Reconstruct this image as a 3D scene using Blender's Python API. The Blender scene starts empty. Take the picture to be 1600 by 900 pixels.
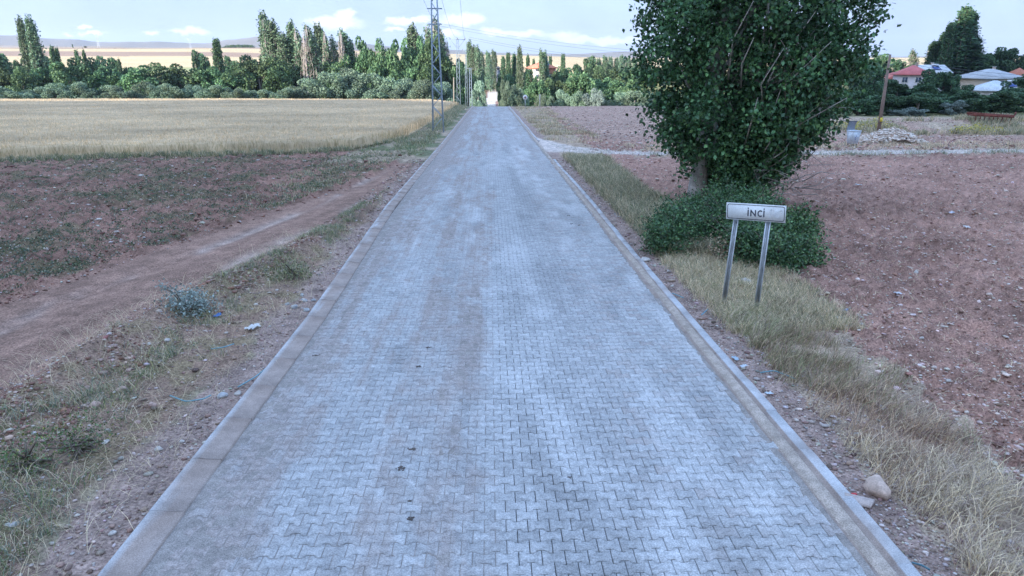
import bpy, math, random
import numpy as np
rad = math.radians
S = bpy.context.scene
COL = S.collection
rng = np.random.default_rng(11)
random.seed(11)

# ------------------------------------------------------------------ camera
FPX, YH, K, YAW, CX, CH = 1100.0, 95.0, .02886, .0309, -.12, 4.07
PIT = math.atan((450 - YH) / FPX)
cam = bpy.data.cameras.new('camera'); camo = bpy.data.objects.new('camera', cam); COL.objects.link(camo)
camo.location = (CX, 0, CH); camo.rotation_euler = (math.pi / 2 - PIT, 0, -YAW)
cam.sensor_width = 36; cam.lens = 36 * FPX / 1600; cam.clip_start = .1; cam.clip_end = 30000
S.camera = camo
# ------------------------------------------------------------------ light
SUN_EL, SUN_AZ = 13.0, 229.0
SKY_STRENGTH, SUN_STRENGTH, EXPOSURE = .15, 2.0, 2.72
S.view_settings.view_transform = 'Standard'; S.view_settings.look = 'None'
S.view_settings.gamma = 1; S.view_settings.exposure = EXPOSURE
S.view_settings.use_curve_mapping = False
S.cycles.max_bounces = 6; S.cycles.diffuse_bounces = 3; S.cycles.glossy_bounces = 2
S.cycles.transmission_bounces = 3; S.cycles.volume_bounces = 0; S.cycles.transparent_max_bounces = 6
S.cycles.use_denoising = True
az = rad(SUN_AZ)
sdir = np.array([math.sin(az) * math.cos(rad(SUN_EL)), math.cos(az) * math.cos(rad(SUN_EL)), math.sin(rad(SUN_EL))])
sl = bpy.data.lights.new('sun', 'SUN'); sl.energy = SUN_STRENGTH; sl.angle = rad(.6); sl.color = (1, .93, .82)
so = bpy.data.objects.new('sun', sl); COL.objects.link(so)
from mathutils import Vector
so.rotation_euler = Vector(tuple(sdir)).to_track_quat('Z', 'Y').to_euler()

FW = np.array([math.sin(YAW) * math.cos(PIT), math.cos(YAW) * math.cos(PIT), -math.sin(PIT)])
RT = np.array([math.cos(YAW), -math.sin(YAW), 0.]); UP = np.cross(RT, FW)
def ray(px, py): return FW + RT * (px - 800) / FPX + UP * (450 - py) / FPX
def D(px, py, s):
    d = ray(px, py); t = s / d[1]
    return np.array([CX + d[0] * t, s, CH + d[2] * t])

W = bpy.data.worlds.new('World'); S.world = W; W.use_nodes = True
class NT:
    """small helper that wires shader nodes"""
    def __init__(s, tree): s.t = tree; s.n = tree.nodes; s.l = tree.links
    def new(s, kind, **kw):
        n = s.n.new(kind)
        for k, v in kw.items(): setattr(n, k, v)
        return n
    def put(s, sock, v):
        if isinstance(v, bpy.types.NodeSocket): s.l.new(v, sock)
        elif v is not None: sock.default_value = v
    def math(s, op, a, b=None, c=None, clamp=False):
        n = s.new('ShaderNodeMath', operation=op, use_clamp=clamp)
        for i, v in enumerate((a, b, c)): s.put(n.inputs[i], v)
        return n.outputs[0]
    def mix(s, f, a, b, mode='MIX'):
        n = s.new('ShaderNodeMix', data_type='RGBA', blend_type=mode)
        s.put(n.inputs[0], f)
        for i, v in ((6, a), (7, b)):
            if isinstance(v, (tuple, list)) and len(v) == 3: v = tuple(v) + (1,)
            s.put(n.inputs[i], v)
        return n.outputs[2]
    def noise(s, vec, scale, detail=4, rough=.55, dist=0):
        n = s.new('ShaderNodeTexNoise'); s.put(n.inputs['Vector'], vec)
        n.inputs['Scale'].default_value = scale; n.inputs['Detail'].default_value = detail
        n.inputs['Roughness'].default_value = rough; n.inputs['Distortion'].default_value = dist
        return n.outputs[0]
    def ramp(s, v, a, b, o0=0., o1=1.):
        n = s.new('ShaderNodeMapRange', interpolation_type='SMOOTHSTEP'); s.put(n.inputs[0], v)
        for i, q in enumerate((a, b, o0, o1)): n.inputs[i + 1].default_value = q
        return n.outputs[0]
w = NT(W.node_tree); w.n.clear()
sky = w.new('ShaderNodeTexSky', sky_type='NISHITA', sun_disc=False)
sky.sun_elevation = rad(SUN_EL); sky.sun_rotation = rad(SUN_AZ); sky.air_density = 1.0; sky.dust_density = 1.2; sky.ozone_density = 2.0
tc = w.new('ShaderNodeTexCoord'); sx = w.new('ShaderNodeSeparateXYZ'); w.l.new(tc.outputs['Generated'], sx.inputs[0])
azn = w.math('ARCTAN2', sx.outputs[0], sx.outputs[1]); eln = w.math('ARCSINE', sx.outputs[2])
wn1 = w.noise(tc.outputs['Generated'], 26, 5, .6); wn2 = w.noise(tc.outputs['Generated'], 60, 4, .6)
azw = w.math('MULTIPLY_ADD', w.math('SUBTRACT', wn1, .5), .05, azn)
elw = w.math('MULTIPLY_ADD', w.math('SUBTRACT', wn2, .5), .02, eln)
clouds = [(523, 36, 36, 9), (540, 23, 14, 8), (500, 33, 22, 6), (632, 33, 26, 7), (655, 31, 18, 5), (728, 30, 30, 9), (778, 51, 26, 5), (820, 53, 30, 5),
          (880, 55, 26, 6), (900, 62, 40, 5), (950, 63, 40, 5), (133, 41, 7, 3), (142, 52, 12, 3), (297, 49, 22, 4), (240, 51, 10, 3), (105, 53, 8, 2),
          (700, 52, 18, 6), (620, 47, 16, 3), (1130, 40, 30, 6)]
acc = None
for (px, py, wx_, wy_) in clouds:
    d = ray(px, py); d = d / np.linalg.norm(d)
    a0, e0 = math.atan2(d[0], d[1]), math.asin(d[2])
    ua = w.math('DIVIDE', w.math('SUBTRACT', azw, a0), wx_ / FPX * 1.15)
    ue = w.math('DIVIDE', w.math('SUBTRACT', elw, e0), wy_ / FPX * 1.15)
    q = w.math('SUBTRACT', 1, w.math('ADD', w.math('MULTIPLY', ua, ua), w.math('MULTIPLY', ue, ue)))
    acc = q if acc is None else w.math('MAXIMUM', acc, q)
cm = w.ramp(acc, -.3, 1.0, 0, .8)
# thin veil of high haze, denser towards the horizon
lowf = w.ramp(eln, rad(12), rad(55), 1, 0)
veil = w.math('ADD', w.math('MULTIPLY_ADD', lowf, .45, .45), w.math('MULTIPLY', w.ramp(w.noise(tc.outputs['Generated'], 3.5, 5, .6), .3, .75), .10))
veilc = w.mix(lowf, (1.12, 1.52, 2.35), (.52, .71, 1.10))
skyc = w.mix(veil, sky.outputs[0], veilc)
skyc = w.mix(cm, skyc, (1.75, 1.75, 1.8))
bg = w.new('ShaderNodeBackground'); w.l.new(skyc, bg.inputs[0]); bg.inputs[1].default_value = SKY_STRENGTH
wo = w.new('ShaderNodeOutputWorld'); w.l.new(bg.outputs[0], wo.inputs[0])

# ------------------------------------------------------------------ numpy helpers
def hash2(ix, iy, seed):
    h = (ix.astype(np.int64) * 374761393 + iy.astype(np.int64) * 668265263 + seed * 974711) & 0xffffffff
    h = ((h ^ (h >> 13)) * 1274126177) & 0xffffffff
    return ((h ^ (h >> 16)) & 0xffffff) / float(0xffffff)
def vnoise(x, y, seed=0):
    x = np.asarray(x, float); y = np.asarray(y, float)
    ix, iy = np.floor(x), np.floor(y); fx, fy = x - ix, y - iy
    fx = fx * fx * (3 - 2 * fx); fy = fy * fy * (3 - 2 * fy)
    a = hash2(ix, iy, seed); b = hash2(ix + 1, iy, seed); c = hash2(ix, iy + 1, seed); d = hash2(ix + 1, iy + 1, seed)
    return (a * (1 - fx) + b * fx) * (1 - fy) + (c * (1 - fx) + d * fx) * fy
def fbm(x, y, oct=4, seed=0, gain=.5):
    v = 0; a = 1; t = 0
    for i in range(oct):
        v = v + a * vnoise(x * 2 ** i + 17.3 * i, y * 2 ** i - 9.1 * i, seed + i); t += a; a *= gain
    return v / t
def sstep(a, b, x):
    t = np.clip((np.asarray(x, float) - a) / (b - a), 0, 1); return t * t * (3 - 2 * t)

# outlines of the place, world metres
def yf_wheat(x): return np.interp(x, [-200, -60, -27, -21, -14, -9, -6.4, -5.5], [5, 31, 39.6, 41.6, 42.8, 45.5, 55, 75])
def xr_wheat(y): return np.interp(y, [40, 56, 80, 110, 160, 200], [-8.5, -6.6, -6.3, -6.2, -6.0, -6.0])
def x_tracklow(y): return np.interp(y, [0, 5, 8.4, 13.2, 17.5, 24, 40], [-8.2, -7.0, -6.5, -6.2, -5.1, -4.4, -4.0])
def x_trackup(y): return np.interp(y, [0, 8, 13.3, 20, 29, 39, 45], [-11.5, -10.6, -9.7, -8.2, -6.0, -4.9, -4.2])
def x_soilR(y): return np.interp(y, [0, 6.5, 8.8, 13.6, 22.8, 40.6, 44, 60, 130], [5.6, 5.7, 5.8, 6.1, 5.5, 6.0, 6.5, 7.0, 8.5])
def y_grav(x): return np.interp(x, [3, 6, 9, 20, 34, 80], [51, 44.5, 42.6, 42.8, 43.2, 44])
def road_left(y): return -3.5 + np.interp(y, [0, 5, 12, 17, 24, 36, 50, 90, 131], [0, 0, .06, -.05, -.2, -.12, 0, .1, .25])
def road_right(y): return 3.5 + .03 * np.sin(y * .3)

def Hbase(x, y):
    x = np.asarray(x, float); y = np.asarray(y, float)
    yc = np.interp(x, [-400, -60, -14, -5, 0, 36, 46, 60, 400], [178, 176, 164, 134, 132, 134, 92, 86, 86])
    vz = np.interp(x, [-500, -20, 0, 34, 60, 500], [-13, -14, -14, -13, -3.0, -2.6])
    z0 = -K * np.clip(y, -120, None)
    zc = -K * yc
    t = np.clip((y - yc) / 115., 0, 1)
    z = np.where(y < yc, z0, zc + (vz - zc) * (1 - (1 - t) ** 1.6))
    hill = np.interp(x, [-9000, -1200, -640, -310, 0, 184, 500, 9000], [30, 27, 21.5, 20.5, 12, 6.5, 8, 14])
    t2 = sstep(430, 1050, y)
    z = z + (hill - z) * t2
    return z + np.where(y > 420, 5 * (fbm(x / 400., y / 400., 3, 5) - .5) * t2, 0)
def H(x, y, micro=True):
    x = np.asarray(x, float); y = np.asarray(y, float)
    z = Hbase(x, y)
    if not micro: return z
    r = np.hypot(x, y) + 1
    fade = np.clip(60 / r, 0, 1)
    onroad = (x > -3.35) & (x < 3.35) & (y < 133)
    side = np.where(x > 0, x - 3.5, -3.5 - x)
    grow = sstep(0, 1.2, side)
    trk = (x < x_tracklow(y)) & (x > x_trackup(y)) & (y < 45)
    grv = (np.abs(y - y_grav(x)) < 1.3) & (x > 3)
    field = ~(trk | grv) & (((x < x_trackup(y))) | (x > x_soilR(y)))
    rough = np.where(trk | grv, .35, 1.0)
    z = z + grow * rough * (.16 * (fbm(x * .5, y * .5, 2, 3) - .5) + .10 * (fbm(x * 2.2, y * 2.2, 3, 7) - .5) + fade * .075 * (fbm(x * 9, y * 9, 3, 9) - .5))
    clod = np.maximum(0, fbm(x * 6.5, y * 6.5, 3, 19) - .52)
    row = np.where(x > 0, np.sin((x * 1.0 + y * .13) * 8.5 + 2.2 * fbm(x * .4, y * .4, 2, 33)), np.sin((x * .93 + y * .36) * 8.5 + 2 * fbm(x * .5, y * .3, 2, 34)))
    z = z + np.where(field, fade * (.45 * clod + .035 * row * sstep(0, 1, np.where(x > 0, x - x_soilR(y), x_trackup(y) - x))), 0)
    # tyre ruts in the earth track
    mid = .5 * (x_tracklow(y) + x_trackup(y))
    for off in (-.55, .95):
        z = z - np.where(trk, .05 * np.exp(-((x - mid - off) / .28) ** 2), 0)
    # low earth berm between track and roadside
    z = z + np.where((x < -4.2) & (y < 24), .22 * np.exp(-((x - x_tracklow(y) - .15) / .38) ** 2) * (.4 + fbm(x * 1.3, y * 1.3, 2, 44)), 0)
    z = z + np.where((x < -5) & (y < 45), .16 * np.exp(-((x - x_trackup(y) + .15) / .3) ** 2) * fbm(x * .8, y * .8, 2, 45), 0)
    # mound with weeds beside the scrap
    z = z + 1.1 * np.exp(-(((x - 44) / 6.5) ** 2 + ((y - 63.5) / 4) ** 2)) + .6 * np.exp(-(((x - 36) / 3.5) ** 2 + ((y - 62) / 3) ** 2))
    z = z - .03
    return np.where(onroad, Hbase(x, y) - .14, z)
def G(px, py):
    d = ray(px, py); t = CH / (-d[2] - K * d[1]); x, y = CX + d[0] * t, d[1] * t
    return x, y, float(H(x, y))

def mesh(name, v, faces, mat, parent=None, col=None, smooth=False, link=True):
    """faces: list of int arrays (n,3)/(n,4)/(n,k)"""
    me = bpy.data.meshes.new(name)
    v = np.asarray(v, np.float32); faces = [np.asarray(f, np.int32) for f in faces if len(f)]
    nl = sum(f.size for f in faces); nf = sum(len(f) for f in faces)
    me.vertices.add(len(v)); me.vertices.foreach_set('co', v.ravel())
    me.loops.add(nl); me.loops.foreach_set('vertex_index', np.concatenate([f.ravel() for f in faces]))
    me.polygons.add(nf)
    ct = np.concatenate([np.full(len(f), f.shape[1], np.int32) for f in faces])
    st = np.concatenate([[0], np.cumsum(ct)[:-1]]).astype(np.int32)
    me.polygons.foreach_set('loop_start', st); me.polygons.foreach_set('loop_total', ct)
    if smooth: me.polygons.foreach_set('use_smooth', np.ones(nf, bool))
    if col is not None:
        at = me.color_attributes.new('Col', 'FLOAT_COLOR', 'POINT')
        c = np.ones((len(v), 4), np.float32); c[:, :3] = col; at.data.foreach_set('color', c.ravel())
    me.update(calc_edges=True)
    if mat: me.materials.append(mat)
    o = bpy.data.objects.new(name, me)
    if link: COL.objects.link(o)
    if parent: o.parent = parent
    return o
class MB:
    def __init__(s): s.v = []; s.f = {}; s.c = []; s.n = 0; s.base = np.eye(3); s.off = np.zeros(3)
    def add(s, v, fs, col=(1, 1, 1)):
        v = np.asarray(v, float)
        if not len(v): return s
        s.v.append(v)
        c = np.asarray(col, float); s.c.append(np.broadcast_to(c, (len(v), 3)) if c.ndim < 2 else c)
        for f in fs:
            f = np.asarray(f, int)
            if len(f): s.f.setdefault(f.shape[1], []).append(f + s.n)
        s.n += len(v); return s
    def box(s, c, size, rot=None, col=(1, 1, 1)):
        q = np.array([[i, j, k] for k in (-.5, .5) for j in (-.5, .5) for i in (-.5, .5)]) * np.array(size)
        if rot is not None: q = q @ np.asarray(rot).T
        return s.add(q + np.array(c), [[[0, 2, 3, 1], [4, 5, 7, 6], [0, 1, 5, 4], [2, 6, 7, 3], [0, 4, 6, 2], [1, 3, 7, 5]]], col)
    def bar(s, a, b, w_, h_=None, col=(1, 1, 1)):
        a = np.array(a, float); b = np.array(b, float); d = b - a; L = np.linalg.norm(d); z = d / L
        r = np.array([0, 0, 1.]) if abs(z[2]) < .95 else np.array([1., 0, 0])
        x = np.cross(r, z); x /= np.linalg.norm(x); y = np.cross(z, x)
        return s.box((a + b) / 2, (w_, h_ or w_, L), np.stack([x, y, z], 1), col)
    def tube(s, P, R, n=6, col=(1, 1, 1), cap=True):
        P = np.asarray(P, float); R = np.broadcast_to(np.asarray(R, float), (len(P),))
        T = np.gradient(P, axis=0); T /= np.linalg.norm(T, axis=1)[:, None] + 1e-9
        ref = np.array([0, 0, 1.]) if abs(T[0][2]) < .9 else np.array([1., 0, 0])
        X = np.cross(ref, T); X /= np.linalg.norm(X, axis=1)[:, None] + 1e-9; Y = np.cross(T, X)
        a = np.linspace(0, 2 * np.pi, n, endpoint=False)
        v = P[:, None] + R[:, None, None] * (X[:, None] * np.cos(a)[None, :, None] + Y[:, None] * np.sin(a)[None, :, None])
        i = np.arange(len(P) - 1)[:, None] * n; j = np.arange(n)[None]; j2 = (j + 1) % n
        q = np.stack([i + j, i + j2, i + n + j2, i + n + j], -1).reshape(-1, 4)
        v = v.reshape(-1, 3); fs = [q]
        s.add(v, fs, col)
        if cap:
            s.f.setdefault(n, []).append((np.arange(n)[::-1] + s.n - len(v))[None]); s.f[n].append((np.arange(n) + s.n - n)[None])
        return s
    def lathe(s, c, prof, n=16, col=(1, 1, 1)):
        return s.tube([(c[0], c[1], c[2] + z) for r_, z in prof], [r_ for r_, z in prof], n, col)
    def build(s, name, mat, parent=None, smooth=False, link=True):
        return mesh(name, np.concatenate(s.v), [np.concatenate(q) for q in s.f.values()], mat, parent, np.concatenate(s.c), smooth, link)
def empty(name, loc, rz=0):
    o = bpy.data.objects.new(name, None); o.location = loc; o.rotation_euler = (0, 0, rz); o.empty_display_size = .3
    COL.objects.link(o); return o
def tag(o, label=None, cat=None, group=None, kind=None):
    if label: o['label'] = label
    if cat: o['category'] = cat
    if group: o['group'] = group
    if kind: o['kind'] = kind
    return o

# ------------------------------------------------------------------ materials
def mat_col(name, rough=.9, spec=.25, tint=(1, 1, 1), n1=(0, 0), n2=(0, 0), bump=(0, 0, 0), transl=0, objvar=0, metal=0, stain=None, coord='Object'):
    m = bpy.data.materials.new(name); m.use_nodes = True; t = NT(m.node_tree); t.n.clear()
    at = t.new('ShaderNodeAttribute', attribute_name='Col'); c = at.outputs['Color']
    tcn = t.new('ShaderNodeTexCoord'); vec = tcn.outputs[coord]
    if tint != (1, 1, 1): c = t.mix(1, c, tint, 'MULTIPLY')
    for sc, am in (n1, n2):
        if am:
            f = t.ramp(t.noise(vec, sc, 5, .6), .25, .75, 1 - am, 1 + am)
            cc = t.new('ShaderNodeCombineXYZ'); [t.put(cc.inputs[i], f) for i in range(3)]
            c = t.mix(1, c, cc.outputs[0], 'MULTIPLY')
    if stain:
        c = t.mix(t.ramp(t.noise(vec, stain[0], 5, .65), stain[1], stain[1] + .12, 0, stain[3]), c, stain[2])
    if objvar:
        oi = t.new('ShaderNodeObjectInfo')
        hs = t.new('ShaderNodeHueSaturation'); t.put(hs.inputs['Color'], c)
        t.put(hs.inputs['Hue'], t.math('MULTIPLY_ADD', oi.outputs['Random'], .07 * objvar, .5 - .035 * objvar))
        t.put(hs.inputs['Value'], t.math('MULTIPLY_ADD', oi.outputs['Random'], .6 * objvar, 1 - .3 * objvar))
        c = hs.outputs[0]
    b = t.new('ShaderNodeBsdfPrincipled'); t.put(b.inputs['Base Color'], c)
    b.inputs['Roughness'].default_value = rough; b.inputs['Specular IOR Level'].default_value = spec; b.inputs['Metallic'].default_value = metal
    if bump[1]:
        bn = t.new('ShaderNodeBump'); t.put(bn.inputs['Height'], t.noise(vec, bump[0], 5, .65)); bn.inputs['Strength'].default_value = bump[1]
        bn.inputs['Distance'].default_value = bump[2]; t.l.new(bn.outputs[0], b.inputs['Normal'])
    out = b.outputs[0]
    if transl:
        tr = t.new('ShaderNodeBsdfTranslucent'); t.put(tr.inputs[0], c); mx = t.new('ShaderNodeMixShader'); mx.inputs[0].default_value = transl
        t.l.new(out, mx.inputs[1]); t.l.new(tr.outputs[0], mx.inputs[2]); out = mx.outputs[0]
    o = t.new('ShaderNodeOutputMaterial'); t.l.new(out, o.inputs[0]); return m
M = dict(
    soil=mat_col('soil', .95, .15, n1=(3, .22), n2=(30, .5), bump=(22, .9, .03)),
    paver=mat_col('paver_concrete', .85, .3, n1=(14, .2), n2=(70, .36), bump=(260, .3, .002)),
    sand=mat_col('road_sand', .95, .15, n1=(9, .2), n2=(80, .4), bump=(200, .5, .003)),
    kerb=mat_col('kerb_concrete', .9, .25, n1=(5, .15), n2=(90, .3), bump=(120, .5, .004)),
    stone=mat_col('stone', .85, .25, n1=(12, .2), n2=(60, .2), bump=(30, .5, .01)),
    wheat=mat_col('wheat', .8, .2, n1=(.12, .12), n2=(1.5, .12), transl=.2),
    grass=mat_col('grass', .75, .2, transl=.25),
    leafbig=mat_col('glossy_leaf', .42, .45, transl=.18),
    leaf=mat_col('leaf', .7, .2, transl=.2, objvar=1),
    leafd=mat_col('dark_leaf', .7, .2, transl=.15, objvar=.5),
    bark=mat_col('bark', .9, .2, n1=(4, .3), n2=(25, .3), bump=(18, .8, .03)),
    metal=mat_col('painted_steel', .55, .4, n1=(3, .12), stain=(6, .66, (.22, .12, .07), .5)),
    galv=mat_col('galvanised_steel', .45, .5, n1=(6, .18), n2=(60, .12), metal=.35, stain=(9, .70, (.2, .12, .08), .6)),
    paint=mat_col('worn_paint', .6, .4, n1=(3, .08), n2=(40, .08)),
    rust=mat_col('rusty_iron', .9, .2, n1=(3, .3), n2=(25, .3), bump=(30, .5, .01)),
    wall=mat_col('plaster', .9, .2, n1=(.8, .12), n2=(6, .1)),
    rooft=mat_col('roofing', .8, .25, n1=(.7, .15), n2=(5, .18)),
    glass=mat_col('window_glass', .1, .6),
    plastic=mat_col('plastic', .45, .4),
    wood=mat_col('weathered_wood', .9, .2, n1=(3, .2), n2=(22, .3), bump=(20, .6, .02)),
    wire=mat_col('wire', .6, .3),
)

# ------------------------------------------------------------------ ground sheet
def ground_color(x, y):
    n = fbm(x * .35, y * .35, 4, 71); n2 = fbm(x * 3.1, y * 3.1, 3, 72); n3 = fbm(x * 11, y * 11, 3, 73)
    def C(*c): return np.array(c)[None, :] * np.ones((len(x), 1))
    soil = C(.255, .145, .108); soil = soil * (1 + .9 * (n - .5) + .7 * (n2 - .5) + .9 * (n3 - .5))[:, None]
    soilR = C(.37, .215, .165) * (1 + .7 * (n - .5) + .5 * (n2 - .5) + .8 * (n3 - .5))[:, None]
    pale = C(.40, .30, .25) * (1 + .5 * (n2 - .5) + .5 * (n3 - .5))[:, None]
    gravel = C(.42, .36, .32) * (1 + .4 * (n2 - .5) + .6 * (n3 - .5))[:, None]
    straw = C(.40, .32, .23) * (1 + .6 * (n2 - .5) + .6 * (n3 - .5))[:, None]
    green = C(.085, .12, .05) * (1 + .8 * (n2 - .5) + .8 * (n3 - .5))[:, None]
    gold = C(.62, .46, .26) * (1 + .35 * (fbm(x / 60, y / 9, 4, 81) - .5))[:, None]
    def mx(a, b, m): return a + (b - a) * np.clip(m, 0, 1)[:, None]
    far = C(.16, .16, .07)
    c = np.where((x > 0)[:, None], soilR, soil)
    # left field gets paler and weedier far out
    lf = (x < x_trackup(y)) & (x < -4)
    c = mx(c, green, lf * sstep(.46, .66, fbm(x * .8, y * .8, 4, 90)) * .45)
    mid = .5 * (x_tracklow(y) + x_trackup(y))
    hw = .5 * (x_tracklow(y) - x_trackup(y))
    tr = (1 - sstep(.75, 1.1, np.abs(x - mid) / np.maximum(hw, .3))) * (y < 44) * (x < -3.4)
    c = mx(c, C(.32, .20, .15) * (1 + .4 * (n2 - .5) + .3 * (n3 - .5))[:, None], tr * .8)
    for off in (-.55, .95):
        c = mx(c, pale, tr * np.exp(-((x - mid - off + .15 * (n - .5)) / .22) ** 2) * sstep(.35, .6, fbm(x * 1.2, y * .5, 3, 77)) * .85)
    c = c * (1 + tr * .5 * (fbm((x - mid) * 7, y * .35, 3, 79) - .5))[:, None]
    # roadside strips
    side = np.where(x > 0, x - 3.5, -3.5 - x)
    wv = .25 + .7 * fbm(y * .6, x * 0 + 5 + np.sign(x) * 3, 3, 60)
    c = mx(c, gravel * np.array([.80, .69, .66]), (1 - sstep(wv * .8, wv * 1.5, side)) * (y < 132) * .9)
    vr = (x > 3.5) & (x < x_soilR(y) + .5 * (n2 - .5)) & (side > wv)
    c = mx(c, straw, vr * .75)
    vl = (x < -3.5) & (x > x_tracklow(y)) & (side > wv)
    c = mx(c, mx(straw * .9, green * 1.5, sstep(.45, .65, n2)), vl * .35)
    vlf = (x < -3.6) & (x > xr_wheat(y) - .5) & (y > 38)
    c = mx(c, mx(straw, green * 1.3, sstep(.35, .6, fbm(x * .7, y * .3, 3, 61))), vlf * .75)
    # gravel side track and its apron at the road
    gw = np.interp(x, [3.4, 5, 8, 80], [6.5, 3.0, 1.25, 1.3])
    gd = np.abs(y - y_grav(x)) / gw
    c = mx(c, gravel * 1.45, (1 - sstep(.75, 1.15, gd + .4 * (n2 - .5))) * (x > 3.3) * .95)
    c = mx(c, straw, (sstep(.9, 1.1, gd) * (1 - sstep(1.6, 2.6, gd))) * (x > 8) * sstep(.4, .6, n2) * .7)
    c = mx(c, pale * np.array([1.12, 1.08, 1.02]), (x > 8) * sstep(46, 60, y) * .55)
    c = mx(c, straw * 1.1, (x > 26) * sstep(50, 62, y) * sstep(.42, .62, fbm(x * .2, y * .25, 3, 64)) * .8)
    # wheat stubble below the crop
    c = mx(c, straw, (x < xr_wheat(y)) * (y > yf_wheat(x)) * 1.)
    c = mx(c, far, sstep(135, 165, y) * (x > -6) * ((np.abs(x - 1) > 3.2) | (y < 285)))
    c = mx(c, far, sstep(176, 190, y) * (x <= -6))
    c = mx(c, far, sstep(84, 92, y) * (x > 40))
    wr = (np.abs(x - np.interp(y, [285, 300, 430], [-.2, 0, 1.9])) < 2.5) & (y > 150) & (y < 470)
    c = mx(c, C(.62, .55, .47), wr * 1.)
    # distant grain slopes, with ploughed strips
    g = sstep(430, 560, y)
    c = mx(c, gold, g)
    strip = (fbm(x / 900., y / 60., 2, 85) > .56) & (x < -120) & (y > 800)
    c = mx(c, C(.30, .19, .15), strip * g * .8)
    c = mx(c, C(.36, .36, .16), (np.exp(-(((x + 260) / 120) ** 2 + ((y - 640) / 40) ** 2)) > .4) * 1. * g)
    return np.clip(c, .01, .9)
ys = [2.0]
while ys[-1] < 9000: ys.append(ys[-1] + max(.03, ys[-1] * .0085))
ys = np.array(list(-np.geomspace(9000, 3, 40)) + [0, 1] + ys)
NX = 760
tt = np.linspace(-1, 1, NX)
Yg = np.repeat(ys, NX); Wd = 11 + .95 * np.abs(Yg); Xg = np.tile(tt, len(ys)) * Wd
hz_ = []
for a in range(0, len(Xg), 200000): hz_.append(H(Xg[a:a + 200000], Yg[a:a + 200000]))
Zg = np.concatenate(hz_)
# pull the sheet down under the shading ridge and far edges stay
cg = np.concatenate([ground_color(Xg[a:a + 200000], Yg[a:a + 200000]) for a in range(0, len(Xg), 200000)])
i = np.arange(len(ys) - 1)[:, None] * NX; j = np.arange(NX - 1)[None]
Q = np.stack([i + j, i + j + 1, i + NX + j + 1, i + NX + j], -1).reshape(-1, 4)
g = mesh('ground', np.stack([Xg, Yg, Zg], 1), [Q], M['soil'], None, cg, True); tag(g, 'reddish ploughed farmland sloping gently away to a wooded valley', 'ground', kind='structure')

# far ranges of hills
def hills(name, s, pts, depth, col, label, seed):
    px = np.linspace(-700, 2300, 260)
    top = np.interp(px, [p[0] for p in pts], [p[1] for p in pts]) - 2.0 * (fbm(px / 60., px * 0, 4, seed) - .5) * 2
    V = []; n = 9
    for k in range(n):
        u = k / (n - 1.); yy = s + depth * (u - .5) * 2
        hgt = math.sin(math.pi * u) ** .8
        for a, b in zip(px, top):
            p = D(a, b, s); x = p[0] * yy / s
            z = -20 + (p[2] + 20) * hgt * (1 + .25 * (float(fbm(a / 45., yy / 500., 3, seed + 3)) - .5) * (0 if k == n // 2 else 1))
            V.append((x, yy, z))
    i = np.arange(n - 1)[:, None] * len(px); j = np.arange(len(px) - 1)[None]
    q = np.stack([i + j, i + j + 1, i + len(px) + j + 1, i + len(px) + j], -1).reshape(-1, 4)
    V = np.array(V); nn = fbm(V[:, 0] / 300, V[:, 1] / 200, 4, seed + 9)
    c = np.array(col)[None] * (1 + .6 * (nn - .5))[:, None]
    o = mesh(name, V, [q], M['soil'], None, c, True); tag(o, label, 'hills', kind='structure')
hills('hills', 4600, [(-700, 60), (0, 56), (60, 60), (120, 61), (150, 66), (190, 68), (250, 66), (300, 68), (330, 66), (370, 62), (400, 57), (470, 60), (600, 74), (800, 84), (900, 84), (1000, 80), (1060, 78), (1200, 82), (1400, 88), (2300, 84)], 1500, (.23, .20, .17), 'bare blue brown hills on the horizon beyond the grain slopes', 21)
hills('hills', 2600, [(-700, 74), (0, 71), (100, 72), (200, 74), (330, 75), (420, 78), (600, 88), (1000, 90), (2300, 96)], 700, (.34, .26, .19), 'lower pale brown hills just behind the golden slope', 51)

# unseen ridge added behind left of camera, shaped to shade near fields and village
dv = np.array([-sdir[0], -sdir[1]]); dv /= np.linalg.norm(dv); pv = np.array([dv[1], -dv[0]])
us = np.linspace(-700, 500, 121); vs = np.linspace(-420, -95, 34)
vt = np.interp(us, [-700, -300, -200, -165, -140, -110, -92, -76, -60, 0, 500], [-130, -90, 0, 45, 84, 92, 112, 280, 320, 320, 300])
Hr = np.maximum(math.tan(rad(SUN_EL)) * (vt + 150) - 5, 2)
V = []
for b in vs:
    prof = np.exp(-((b + 150) / (60. if b > -150 else 110.)) ** 2) 
    if b > -150: prof *= float(sstep(-95, -125, b)) if False else 1
    for a, hgt in zip(us, Hr):
        p = dv * b + pv * a
        edge = min(1, (b + 420) / 60, (-95 - b) / 30)
        V.append((p[0], p[1], -8 + (hgt + 8) * prof * max(edge, 0) + 1.5 * (fbm(np.array([a / 30.]), np.array([b / 30.]), 3, 99)[0] - .5) * max(edge, 0)))
nU = len(us); i = np.arange(len(vs) - 1)[:, None] * nU; j = np.arange(nU - 1)[None]
q = np.stack([i + j, i + j + 1, i + nU + j + 1, i + nU + j], -1).reshape(-1, 4)
V = np.array(V)
tag(mesh('hill', V, [q], M['soil'], None, np.tile([[.42, .33, .2]], (len(V), 1)), True), 'unseen dry grassy ridge added behind the viewer to shade the near fields', 'hill', kind='structure')

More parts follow.
